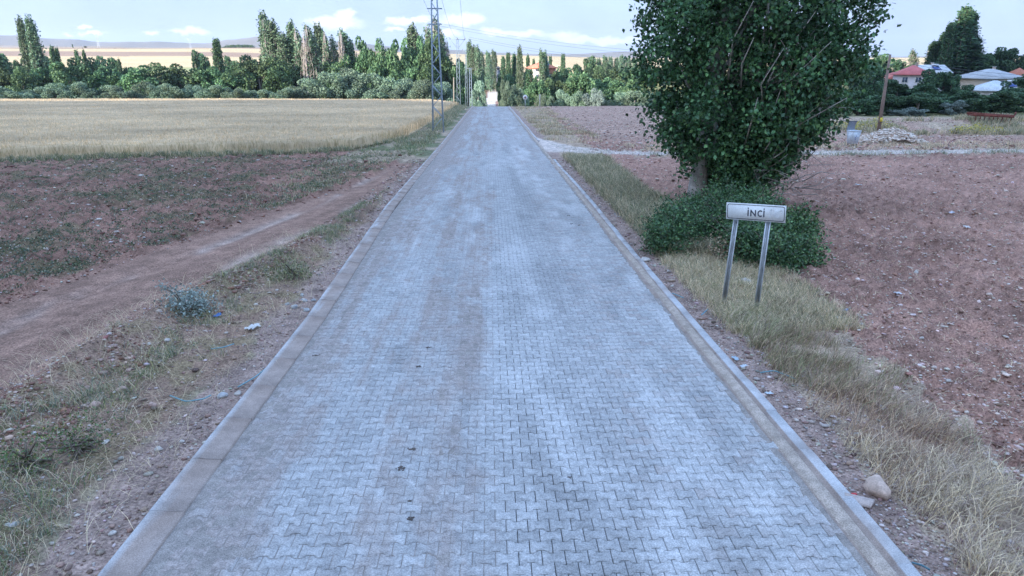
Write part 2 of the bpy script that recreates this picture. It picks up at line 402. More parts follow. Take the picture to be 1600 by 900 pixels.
# ------------------------------------------------------------------ paved road
ROAD_END = 131.2
def sandmask(x, y):
    st = fbm(x * 2.6, y * .16, 4, 201); bl = fbm(x * 1.1, y * .45, 4, 205); fine = fbm(x * 7, y * 3.5, 3, 207)
    side = .055 * sstep(.1, -.35, x) + .22 * sstep(-1.6, -3.1, x) + .05 * sstep(20, 60, y)
    right = -.10 * sstep(-.05, .2, x) * (1 - sstep(22, 60, y))
    tracks = .06 * np.exp(-((x + 1.35) / .16) ** 2) + .05 * np.exp(-((x + .75) / .1) ** 2) + .13 * np.exp(-((x + .45) / .2) ** 2) * sstep(8.6, 9.2, y) * sstep(20, 14, y) 
    v = .34 * st + .22 * bl + .26 * fine + .18 * fbm(x * 9, y * .35, 2, 209) + side + right + tracks + .10 * sstep(2.75, 3.2, x)
    return sstep(.50, .74, v)
def tonemask(x, y):   # cement bloom, pale patches
    return sstep(.5, .75, fbm(x * 1.5 + 3, y * .22, 4, 231) * .6 + fbm(x * 3, y * 1.3, 3, 233) * .4 + .08 * np.exp(-((x - 1.9) / .5) ** 2) - .03)
LP, PP, AA, GP = .208, .161, .018, .0036
rows = np.arange(int(ROAD_END / PP))
mb_v = []; mb_f12 = []; mb_q = []; mb_c = []
xs0 = np.arange(-16, 17) * LP
R, Cx = np.meshgrid(rows, xs0, indexing='ij'); Cx = Cx + (R % 2) * LP / 2; Ry = (R + .5) * PP
R, Cx, Ry = R.ravel(), Cx.ravel(), Ry.ravel()
keep = (Cx > road_left(Ry) + .38) & (Cx < 3.30 - .1); Cx, Ry = Cx[keep], Ry[keep]; N = len(Cx)
hx = [-LP / 2 + GP, -.058, -.036, .036, .058, LP / 2 - GP]; hy = [PP / 2 + AA - GP, PP / 2 + AA - GP, PP / 2 - AA - GP, PP / 2 - AA - GP, PP / 2 + AA - GP, PP / 2 + AA - GP]
out = np.array([(a, b) for a, b in zip(hx, hy)][::-1] + [(a, -b) for a, b in zip(hx, hy)])  # ccw
inn = out - np.sign(out) * .0045
dz = rng.normal(0, .0013, N); tx = rng.normal(0, .010, N); ty = rng.normal(0, .010, N)
def lay(o2, drop):
    x = Cx[:, None] + o2[None, :, 0]; y = Ry[:, None] + o2[None, :, 1]
    z = -K * y + dz[:, None] + tx[:, None] * o2[None, :, 0] + ty[:, None] * o2[None, :, 1] - drop
    return np.stack([x, y, z], -1)
top = lay(inn, 0); mid_ = lay(out, .0045); bot = lay(out, .03)
Vp = np.concatenate([top, mid_, bot], 1).reshape(-1, 3)
b0 = np.arange(N)[:, None] * 36
f12 = b0 + np.arange(12)[None]
e = np.arange(12); e2 = (e + 1) % 12
qa = (b0[:, :, None] + np.stack([e + 12, e2 + 12, e2, e], -1)[None]).reshape(-1, 4)
qb = (b0[:, :, None] + np.stack([e + 24, e2 + 24, e2 + 12, e + 12], -1)[None]).reshape(-1, 4)
tone = 1 + rng.normal(0, .065, N); dust = np.repeat(rng.uniform(0, 1, N) ** 3 * .8 * sstep(.9, 1.8, Cx), 36)[:, None] * .8
cx_, cy_ = Vp[:, 0], Vp[:, 1]
s_ = sandmask(cx_, cy_)[:, None]; t_ = tonemask(cx_, cy_)[:, None]
dark = sstep(.5, .72, fbm(cx_ * 2.0, cy_ * .4, 4, 240) + .10 * np.exp(-((cx_ - 1.0) / .45) ** 2) - .04)[:, None]
cp = np.array([[.41, .41, .41]]) * np.repeat(tone, 36)[:, None]
cp = cp * (1 - .18 * dark); cp = cp + (np.array([[.38, .33, .31]]) - cp) * dust; cp = cp + (np.array([[.56, .56, .56]]) - cp) * t_ * .7
cp = cp + (np.array([[.34, .285, .26]]) - cp) * s_ * .85
road = mesh('road', Vp, [f12, qa, qb], M['paver'], None, cp); tag(road, 'straight road of interlocking grey concrete pavers with sandy joints', 'road', kind='structure')
# sand in the joints and lying in films over the pavers
yb = [0.]
while yb[-1] < ROAD_END: yb.append(yb[-1] + max(.045, yb[-1] * .004))
yb = np.array(yb); xb = np.linspace(-3.32, 3.32, 150)
YY, XX = np.meshgrid(yb, xb, indexing='ij'); XX, YY = XX.ravel(), YY.ravel()
sm = sandmask(XX, YY)
clean = sstep(-.1, .15, XX) * sstep(3.08, 2.98, XX) * (1 - sstep(30, 70, YY)) * (1 - sm)
zb = -K * YY - .0078 + .0066 * sm - .016 * clean + .0050 * sstep(.75, 1., sm) * (fbm(XX * 9, YY * 5, 3, 300) - .28)
zb = zb + .009 * sstep(2.97, 3.12, XX) + .006 * sstep(-3.0, -3.2, XX)
nb = len(xb); i = np.arange(len(yb) - 1)[:, None] * nb; j = np.arange(nb - 1)[None]
q = np.stack([i + j, i + j + 1, i + nb + j + 1, i + nb + j], -1).reshape(-1, 4)
cs = np.array([[.35, .315, .29]]) * (1 + .3 * (fbm(XX * 5, YY * 5, 3, 301) - .5))[:, None]; cs = cs * (.86 - .68 * clean[:, None])
tag(mesh('road_sand', np.stack([XX, YY, zb], 1), [q], M['sand'], None, cs, True), 'fine brown sand filling paver joints and drifted over the road', 'sand', kind='structure')
# kerbs: one per side, stones a metre long
def kerb(side, label):
    mb = MB(); y = -1.0; k = 0
    fx = road_left if side < 0 else road_right
    while y < ROAD_END:
        L = .995; yy = np.linspace(y + .002, y + L + .003, 3)
        if side > 0 and 38.8 < y < 52: y += 1.0; continue    # dropped where the side track joins
        X = fx(yy) + rng.normal(0, .004); jz = rng.normal(0, .002); t = 1 + rng.normal(0, .05)
        prof = [(0.03, -.16), (.0, .034), (-.012, .041), (-.125, .041), (-.14, .036), (-.155, .012), (-.36, .004), (-.37, -.06)] if side > 0 else \
               [(0.03, -.16), (.0, .042), (-.012, .05), (-.10, .051), (-.115, .046), (-.18, .036), (-.325, .030), (-.335, .022), (-.345, -.06)]
        v = np.array([[(X[a] + side * p, yy[a], -K * yy[a] + q_ + jz) for p, q_ in prof] for a in range(3)]).reshape(-1, 3)
        n = len(prof); i = np.arange(2)[:, None] * n; j = np.arange(n - 1)[None]
        q = np.stack([i + j, i + j + 1, i + n + j + 1, i + n + j], -1).reshape(-1, 4)
        if side > 0: q = q[:, ::-1]
        conc = np.array([.50, .50, .51]) * t; sand = np.array([.36, .285, .245])
        c = []
        for a in range(3):
            for p, q_ in prof:
                s2 = float(fbm(np.array([yy[a] * 1.7]), np.array([p * 8.]), 3, 320 + (side > 0))[0])
                m = np.clip((s2 - .38) * 3 + (1.0 if (p < -.05 and side < 0) or p < -.13 else -.45), 0, .95)
                c.append(conc + (sand - conc) * m)
        mb.add(v, [q, [list(range(n))][::1], [list(range(2 * n, 3 * n))[::-1]]], np.array(c)); y += 1.0
    o = mb.build('kerb', M['kerb']); tag(o, label, 'kerb', kind='structure')
kerb(-1, 'sandy concrete kerb along the left edge of the road'); kerb(1, 'sandy concrete kerb along the right edge of the road')
# coarse sand drifted in the right gutter
pp = []
yy = np.linspace(0, 131, 900); xx = np.linspace(3.17, 3.37, 7)
A, B = np.meshgrid(yy, xx, indexing='ij'); A, B = A.ravel(), B.ravel()
z = -K * A + .012 + .022 * np.sin((B - 3.17) / .20 * np.pi) * (.3 + fbm(A * 1.5, B * 3, 3, 340)) - .03 * ((B < 3.18) | (B > 3.36))
n = 7; i = np.arange(len(yy) - 1)[:, None] * n; j = np.arange(n - 1)[None]
q = np.stack([i + j, i + j + 1, i + n + j + 1, i + n + j], -1).reshape(-1, 4)
tag(mesh('gutter_sand', np.stack([B, A, z], 1), [q], M['sand'], None, np.array([[.42, .35, .295]]) * (1 + .5 * (fbm(A * 3, B * 9, 3, 341) - .5))[:, None], True), 'pale sand washed along the right gutter', 'sand', kind='structure')

# ------------------------------------------------------------------ blades, leaves, pebbles
def blades(P, h, w_, lean, col, bend=1., dirs=None):
    """curved grass blades: two quads + tip. P (n,3)"""
    n = len(P); a = rng.uniform(0, 2 * np.pi, n) if dirs is None else dirs
    d = np.stack([np.cos(a), np.sin(a), np.zeros(n)], 1); b = rng.uniform(0, 2 * np.pi, n)
    wv = np.stack([np.cos(b), np.sin(b), np.zeros(n)], 1) * (w_ / 2)[:, None]
    h = h[:, None]; l = lean[:, None]; up = np.array([[0, 0, 1.]])
    p0 = P; p1 = P + d * h * l * .3 + up * h * .5; p2 = P + d * h * l * .75 * bend + up * h * (.86 - .15 * l); p3 = P + d * h * l * 1.2 * bend + up * h * (1 - .45 * l)
    V = np.stack([p0 - wv, p0 + wv, p1 + wv * .85, p1 - wv * .85, p2 + wv * .55, p2 - wv * .55, p3], 1).reshape(-1, 3)
    k = np.arange(n)[:, None] * 7
    return V, [np.concatenate([k + [[0, 1, 2, 3]], k + [[3, 2, 4, 5]]]), k + [[5, 4, 6]]], np.repeat(col, 7, 0)
def leaves(P, size, col, aspect=.8, flat=0., up=None):
    n = len(P); N_ = rng.normal(size=(n, 3)); N_[:, 2] = np.abs(N_[:, 2]) * (1 + flat) ; N_ /= np.linalg.norm(N_, axis=1)[:, None]
    T = rng.normal(size=(n, 3)); 
    if up is not None: T = T * .6 + up
    T -= (T * N_).sum(1)[:, None] * N_; T /= np.linalg.norm(T, axis=1)[:, None] + 1e-9
    B = np.cross(N_, T); s = size[:, None]
    V = np.stack([P - T * s * .5, P + B * s * .5 * aspect + N_ * s * .12 - T * s * .08, P + T * s * .55, P - B * s * .5 * aspect + N_ * s * .12 - T * s * .08], 1).reshape(-1, 3)
    k = np.arange(n)[:, None] * 4
    return V, [np.concatenate([k + [[0, 1, 2]], k + [[0, 2, 3]]])], np.repeat(col, 4, 0)
tphi = (1 + 5 ** .5) / 2
ICO = np.array([(-1, tphi, 0), (1, tphi, 0), (-1, -tphi, 0), (1, -tphi, 0), (0, -1, tphi), (0, 1, tphi), (0, -1, -tphi), (0, 1, -tphi), (tphi, 0, -1), (tphi, 0, 1), (-tphi, 0, -1), (-tphi, 0, 1)]) / math.hypot(1, tphi)
ICF = np.array([(0, 11, 5), (0, 5, 1), (0, 1, 7), (0, 7, 10), (0, 10, 11), (1, 5, 9), (5, 11, 4), (11, 10, 2), (10, 7, 6), (7, 1, 8), (3, 9, 4), (3, 4, 2), (3, 2, 6), (3, 6, 8), (3, 8, 9), (4, 9, 5), (2, 4, 11), (6, 2, 10), (8, 6, 7), (9, 8, 1)])
def pebbles(x, y, r, col, sink=.25, z=None):
    n = len(x); sc = rng.uniform(.6, 1.25, (n, 1, 3)) * np.array([1.15, 1, .48]); jit = rng.uniform(.78, 1.15, (n, 12, 1))
    a = rng.uniform(0, 6.28, n); ca, sa = np.cos(a), np.sin(a)
    v = ICO[None] * sc * jit; vx = v[..., 0] * ca[:, None] - v[..., 1] * sa[:, None]; vy = v[..., 0] * sa[:, None] + v[..., 1] * ca[:, None]
    v = np.stack([vx, vy, v[..., 2]], -1) * r[:, None, None]
    z = H(x, y) if z is None else z
    v = v + np.stack([x, y, z + r * .62 * (1 - 2 * sink)], 1)[:, None]
    return v.reshape(-1, 3), [(np.arange(n)[:, None, None] * 12 + ICF[None]).reshape(-1, 3)], np.repeat(col, 12, 0)
def persp_points(n, y0, y1, xlo, xhi, p=1.0):
    """points thinned with distance like 1/y^p so near ground carries the detail"""
    u = rng.uniform(size=n)
    y = y0 * (y1 / y0) ** u if p == 1 else (y0 ** (1 - p) + u * (y1 ** (1 - p) - y0 ** (1 - p))) ** (1 / (1 - p))
    lo, hi = xlo(y), xhi(y); return rng.uniform(size=n) * (hi - lo) + lo, y
def shade_col(base, n, var=.25):
    return np.array(base)[None] * (1 + rng.normal(0, var, (n, 1))).clip(.35, 1.8) * (1 + rng.normal(0, .05, (n, 3)))

# gravel of both fields (uncountable small stones and clods)
x, y = persp_points(62000, 4.5, 42, lambda y: x_soilR(y) - .3, lambda y: np.maximum(y * .85 + 8, 12), 1.3)
k = rng.uniform(size=len(x)) < sstep(.25, .6, fbm(x * .6, y * .6, 3, 401)) * .7 + .3; x, y = x[k], y[k]
r = rng.lognormal(math.log(.0088), .5, len(x)).clip(.004, .04) * (1 + y / 18)
pale = rng.uniform(size=len(x)) < .5
c = np.where(pale[:, None], shade_col((.64, .52, .45), len(x), .2), shade_col((.33, .195, .15), len(x), .25))
mb = MB(); mb.add(*pebbles(x, y, r, c)); tag(mb.build('field_gravel', M['stone']), 'pale pebbles and earth clods strewn over the right field', 'gravel', kind='stuff')
x, y = persp_points(17000, 44, 132, lambda y: x_soilR(y) - .3, lambda y: np.maximum(y * .75, 12), 1.3)
r = rng.lognormal(math.log(.05), .4, len(x)).clip(.03, .16)
c = np.where((rng.uniform(size=len(x)) < .5)[:, None], shade_col((.60, .50, .43), len(x), .18), shade_col((.26, .16, .13), len(x), .25))
k = (y < 131) & ((x < 36) | (y < 84)); x, y, r, c = x[k], y[k], r[k], c[k]
mb = MB(); mb.add(*pebbles(x, y, r, c)); tag(mb.build('field_gravel', M['stone']), 'pale stones over the field beyond the side track', 'gravel', kind='stuff')
x, y = persp_points(26000, 4.5, 44, lambda y: -np.maximum(y * .95 + 6, 11), lambda y: x_trackup(y) + .3, 1.2)
k = (y < yf_wheat(x) - .3); x, y = x[k], y[k]
r = rng.lognormal(math.log(.013), .5, len(x)).clip(.006, .06) * (1 + y / 25)
c = np.where((rng.uniform(size=len(x)) < .30)[:, None], shade_col((.46, .40, .36), len(x), .2), shade_col((.22, .115, .09), len(x), .25))
mb = MB(); mb.add(*pebbles(x, y, r, c)); tag(mb.build('field_gravel', M['stone']), 'earth clods and scattered pale stones in the left field', 'gravel', kind='stuff')
x, y = persp_points(9000, 4.4, 26, lambda y: x_tracklow(y) - .4, lambda y: x_tracklow(y) * .45 - 2.35, 1.2)
k = rng.uniform(size=len(x)) < sstep(.35, .6, fbm(x * .9, y * .9, 3, 411)); x, y = x[k], y[k]
r = rng.lognormal(math.log(.017), .55, len(x)).clip(.008, .06)
c = np.where((rng.uniform(size=len(x)) < .3)[:, None], shade_col((.50, .38, .32), len(x), .2), shade_col((.25, .135, .10), len(x), .25))
mb = MB(); mb.add(*pebbles(x, y, r, c, .35)); tag(mb.build('field_gravel', M['stone']), 'reddish clods and pink stones along the berm between track and road', 'gravel', kind='stuff')
# verges: left berm stones, right gutter grit
mb = MB()
for lo, hi, y1, n, pf in ((lambda y: x_tracklow(y) - .6, lambda y: y * 0 - 3.52, 40, 15000, .28), (lambda y: y * 0 + 3.53, lambda y: y * 0 + 4.7, 40, 11000, .5)):
    x, y = persp_points(n, 4.2, y1, lo, hi, 1.4)
    r = rng.lognormal(math.log(.0065), .6, n).clip(.003, .035) * (1 + y / 22)
    c = np.where((rng.uniform(size=n) < pf)[:, None], shade_col((.50, .43, .39), n, .2), shade_col((.29, .20, .165), n, .25)); mb.add(*pebbles(x, y, r, c))
tag(mb.build('verge_gravel', M['stone']), 'fine gravel and dirt along both kerbs', 'gravel', kind='stuff')
mb = MB()
x = rng.uniform(4.2, 60, 9000); y = y_grav(x) + rng.uniform(-1.5, 1.5, 9000)
mb.add(*pebbles(x, y, rng.uniform(.02, .05, 9000), shade_col((.62, .56, .50), 9000, .15))); tag(mb.build('track_gravel', M['stone']), 'pale gravel surface of the side track on the right', 'gravel', kind='stuff')

STRAW = (.84, .69, .46); DRY = (.66, .54, .38); GRN = (.13, .20, .08); SAGE = (.24, .29, .23); OLIVE = (.33, .33, .17)
def mixcol(cols, wts, n, var=.2):
    pick = rng.choice(len(cols), n, p=np.array(wts) / sum(wts)); return np.array(cols)[pick] * (1 + rng.normal(0, var, (n, 1))).clip(.4, 1.7)
def grass_patch(name, label, specs, kind='stuff', cat='grass'):
    mb = MB()
    for (x, y, h, w_, lean, col, dirs) in specs:
        P = np.stack([x, y, H(x, y) - .01], 1); mb.add(*blades(P, h, w_, lean, col, dirs=dirs))
    o = mb.build(name, M['grass']); return tag(o, label, cat, kind=kind)
def tufted(n_t, per, y0, y1, lo, hi, p=1.2, spread=.09, dens=None):
    x, y = persp_points(n_t, y0, y1, lo, hi, p)
    if dens is not None:
        k = rng.uniform(size=len(x)) < dens(x, y); x, y = x[k], y[k]
    s = rng.uniform(.6, 1.4, len(x)); d = rng.uniform(0, 6.28, len(x))
    x = np.repeat(x, per); y = np.repeat(y, per)
    return x + rng.normal(0, spread, len(x)), y + rng.normal(0, spread, len(x)), np.repeat(s, per), np.repeat(d, per)
specs = []
# right verge, long bleached grass bending over
x, y, s, d = tufted(2150, 22, 4.6, 12.5, lambda y: y * 0 + 4.05, lambda y: x_soilR(y) + .15, 1.1, .07, lambda x, y: (.16 + .84 * sstep(.38, .56, fbm(x * 1.3, y * 1.3, 3, 501))) * (1 - sstep(-.5, .15, x - x_soilR(y) + .5 * fbm(x * 1.4, y * 1.4, 2, 503))))
n = len(x); gm = sstep(.47, .66, fbm(x * .7, y * .5, 3, 502) + .12 * sstep(6, 10, y))
c = np.where((rng.uniform(size=n) < gm * .55)[:, None], mixcol([OLIVE, (.40, .42, .24), (.28, .31, .16)], [4, 3, 1.5], n, .3), mixcol([STRAW, (.62, .5, .4), DRY, (.36, .28, .25)], [4, 3, 3, 2], n, .3))
rd = (rng.uniform(size=n) < .8 * sstep(.46, .66, fbm(x * .9 + 2, y * .8, 3, 508)))[:, None]; c = np.where(rd, c * np.array([.74, .63, .62]), c)
specs.append((x, y, s * rng.uniform(.09, .28, n), rng.uniform(.004, .008, n), rng.uniform(.3, 1.3, n), c, d * .25 - .6 + rng.normal(0, .9, n)))
# sign feet to bushes
x, y, s, d = tufted(1400, 24, 11, 17, lambda y: y * 0 + 4.0, lambda y: x_soilR(y) + .3, 1.1, .08)
n = len(x); c = mixcol([STRAW, DRY, OLIVE, SAGE], [4, 4, 2.5, 1], n, .3)
specs.append((x, y, s * rng.uniform(.08, .24, n), rng.uniform(.004, .008, n), rng.uniform(.2, 1.1, n), c, None))
# green and sage tall grass between bush and side track
x, y, s, d = tufted(3200, 26, 16.5, 41, lambda y: y * 0 + 4.15, lambda y: x_soilR(y) + .3, 1.0, .1, lambda x, y: .25 + .75 * sstep(.3, .5, fbm(x * .8, y * .5, 3, 505)))
n = len(x); c = mixcol([(.24, .28, .15), (.27, .29, .22), (.3, .28, .15), DRY, STRAW], [2.5, 3, 2, 3, 2], n)
specs.append((x, y, s * rng.uniform(.18, .42, n), rng.uniform(.008, .014, n), rng.uniform(.2, .9, n), c, None))
x, y, s, d = tufted(2300, 12, 50, 131, lambda y: y * 0 + 4.2, lambda y: x_soilR(y) + 1.4, 1.0, .18, lambda x, y: .12 + .88 * sstep(.42, .62, fbm(x * .5, y * .3, 3, 515)))
n = len(x); c = mixcol([SAGE, OLIVE, DRY, STRAW], [2.5, 2.5, 4, 3], n)
rd = (rng.uniform(size=n) < .8 * sstep(.46, .66, fbm(x * .9 + 2, y * .8, 3, 508)))[:, None]; c = np.where(rd, c * np.array([.74, .63, .62]), c)
specs.append((x, y, s * rng.uniform(.09, .28, n), rng.uniform(.015, .03, n), rng.uniform(.2, .8, n), c, None))
grass_patch('verge_grass', 'bleached and green grass along the right edge of the road', specs)
specs = []
def dl(x, y): return .03 + .97 * sstep(.50, .60, fbm(x * 1.1 + 9, y * .8, 3, 511) + .08 * sstep(10, 16, y) - .04 * sstep(7, 5, y))
x, y, s, d = tufted(1900, 18, 4.6, 24, lambda y: x_tracklow(y) - .35, lambda y: np.minimum(-4.3 + y * 0, -3.9), 1.1, .07, dl)
n = len(x); c = mixcol([GRN, SAGE, OLIVE, DRY, (.40, .38, .12)], [5, 5, 3, 3, .7], n)
specs.append((x, y, s * rng.uniform(.05, .17, n), rng.uniform(.004, .008, n), rng.uniform(.3, 1.3, n), c, None))
x, y, s, d = tufted(1500, 3, 4.6, 20, lambda y: x_tracklow(y) - 1.0, lambda y: y * 0 - 3.75, 1.1, .15)
n = len(x); c = mixcol([STRAW, DRY], [3, 2], n, .15)
specs.append((x, y, s * rng.uniform(.1, .3, n), rng.uniform(.003, .005, n), rng.uniform(1.0, 1.9, n), c, None))
x, y, s, d = tufted(3000, 16, 24, 134, lambda y: np.where(y < 56, -6.5 - (y < 46) * 2.5, xr_wheat(y)) , lambda y: y * 0 - 4.3, 1.0, .14, lambda x, y: .15 + .85 * sstep(.38, .6, fbm(x * .7, y * .4, 3, 514)))
k = (x < -4.0) & ~((y < 44) & (x > x_trackup(y) - .2) & (x < x_tracklow(y) - .1)); x, y, s = x[k], y[k], s[k]
n = len(x); c = mixcol([SAGE, GRN, OLIVE, DRY, (.27, .16, .11)], [4, 3, 3, 4, 1.2], n)
specs.append((x, y, s * rng.uniform(.08, .26, n) * np.where(y < 46, .6, 1) * (1 + (y > 70) * 1.1), rng.uniform(.012, .026, n), rng.uniform(.2, .9, n), c, None))
# weeds at the foot of the wheat
xx = rng.uniform(-75, -6.2, 1700); yy = yf_wheat(xx) - rng.uniform(-.3, 1.0, 1700) ** 2 * 1.3
x = np.repeat(xx, 22) + rng.normal(0, .12, 1700 * 22); y = np.repeat(yy, 22) + rng.normal(0, .12, 1700 * 22); n = len(x)
c = mixcol([GRN, SAGE, OLIVE, DRY, STRAW], [3, 3, 3, 3, 1], n)
specs.append((x, y, rng.uniform(.12, .42, n), rng.uniform(.012, .022, n), rng.uniform(.2, .8, n), c, None))
grass_patch('verge_grass', 'patchy green weeds and straw along the left edge of the road', specs)
# low weeds across the left field
x, y = persp_points(21000, 6, 44, lambda y: -np.maximum(y * .95 + 6, 11), lambda y: x_trackup(y) - .1, .9)
k = (y < yf_wheat(x)) & (rng.uniform(size=len(x)) < .34 + .66 * sstep(.42, .6, fbm(x * .8, y * .8, 4, 90))); x, y = x[k], y[k]
x = np.repeat(x, 12) + rng.normal(0, .07, len(x) * 12); y = np.repeat(y, 12) + rng.normal(0, .07, len(y) * 12); n = len(x)
P = np.stack([x, y, H(x, y) + rng.uniform(0, .06, n)], 1)
mb = MB(); mb.add(*leaves(P, rng.uniform(.025, .055, n) * (1 + y / 60), mixcol([(.10, .15, .075), (.16, .20, .16), (.2, .2, .11), (.42, .36, .26)], [4, 5, 2, 2.4], n, .3), .5)); tag(mb.build('field_weeds', M['grass']), 'low grey green weeds dotted over the left field', 'weeds', kind='stuff')
# dry stubble litter over right field
x, y = persp_points(9000, 5, 42, lambda y: x_soilR(y), lambda y: np.maximum(y * .85 + 8, 12), 1.1); n = len(x)
specs = [(x, y, rng.uniform(.04, .13, n), rng.uniform(.004, .008, n) * (1 + y / 25), rng.uniform(1.2, 2.0, n), mixcol([STRAW, DRY], [2, 2], n), None)]
grass_patch('straw_litter', 'short dry straw lying on the right field', specs, cat='straw')

# ------------------------------------------------------------------ wheat field
yw = [0.]
while yw[-1] < 1: yw.append(yw[-1] + .004 + yw[-1] * .012)
yw = np.array(yw); yw = yw / yw[-1]; xw = -np.concatenate([np.linspace(6.3, 40, 130), np.geomspace(40.6, 230, 110)])
U, XX = np.meshgrid(yw, xw, indexing='ij'); U, XX = U.ravel(), XX.ravel()
YF = yf_wheat(XX); YY = YF + U * (176 - YF) 
XX = np.minimum(XX, xr_wheat(YY) + 0 * XX)
hgt = .60 + .16 * (fbm(XX * .25, YY * .25, 3, 601) - .5) + .22 * (fbm(XX * 3, YY * 3, 2, 602) - .5)
edge = np.minimum(sstep(0, .004, U), sstep(0, 1.2, xr_wheat(YY) - XX + .02))
zz = H(XX, YY, False) + hgt * (.1 + .9 * edge)
nb = len(xw); i = np.arange(len(yw) - 1)[:, None] * nb; j = np.arange(nb - 1)[None]
q = np.stack([i + j, i + nb + j, i + nb + j + 1, i + j + 1], -1).reshape(-1, 4)
mb = MB()
wc = lambda x, y: np.array([[.88, .65, .39]]) * (1 + .55 * (fbm(x * .10, y * .16, 4, 610) - .5) + .25 * (fbm(x * 2, y * 2, 2, 611) - .5))[:, None]
mb.add(np.stack([XX, YY, zz], 1), [q], wc(XX, YY) * .7)  # canopy colour darkened to paint in the shade of gaps between blades
n = 230000; u = rng.uniform(size=n); y = 38 * (176 / 38.) ** u; x = rng.uniform(size=n) * (-np.maximum(y * .85, 30) + 6) - 6
k = (y > yf_wheat(x)) & (x < xr_wheat(y)); x, y = x[k], y[k]; n = len(x)
P = np.stack([x, y, H(x, y, False) + .12 + .16 * (fbm(x * .25, y * .25, 3, 601) - .5)], 1)
low = sstep(3.0, 0, y - yf_wheat(x))[:, None]
c = wc(x, y) * rng.uniform(.5, 1.25, (n, 1)); c = c + (np.array([[.2, .22, .1]]) - c) * low * .45
mb.add(*blades(P, rng.uniform(.38, .74, n), .010 + y * .00028, rng.uniform(.05, .4, n), c))
tag(mb.build('wheat', M['wheat']), 'pale ripe wheat field left of the road', 'wheat', kind='stuff')

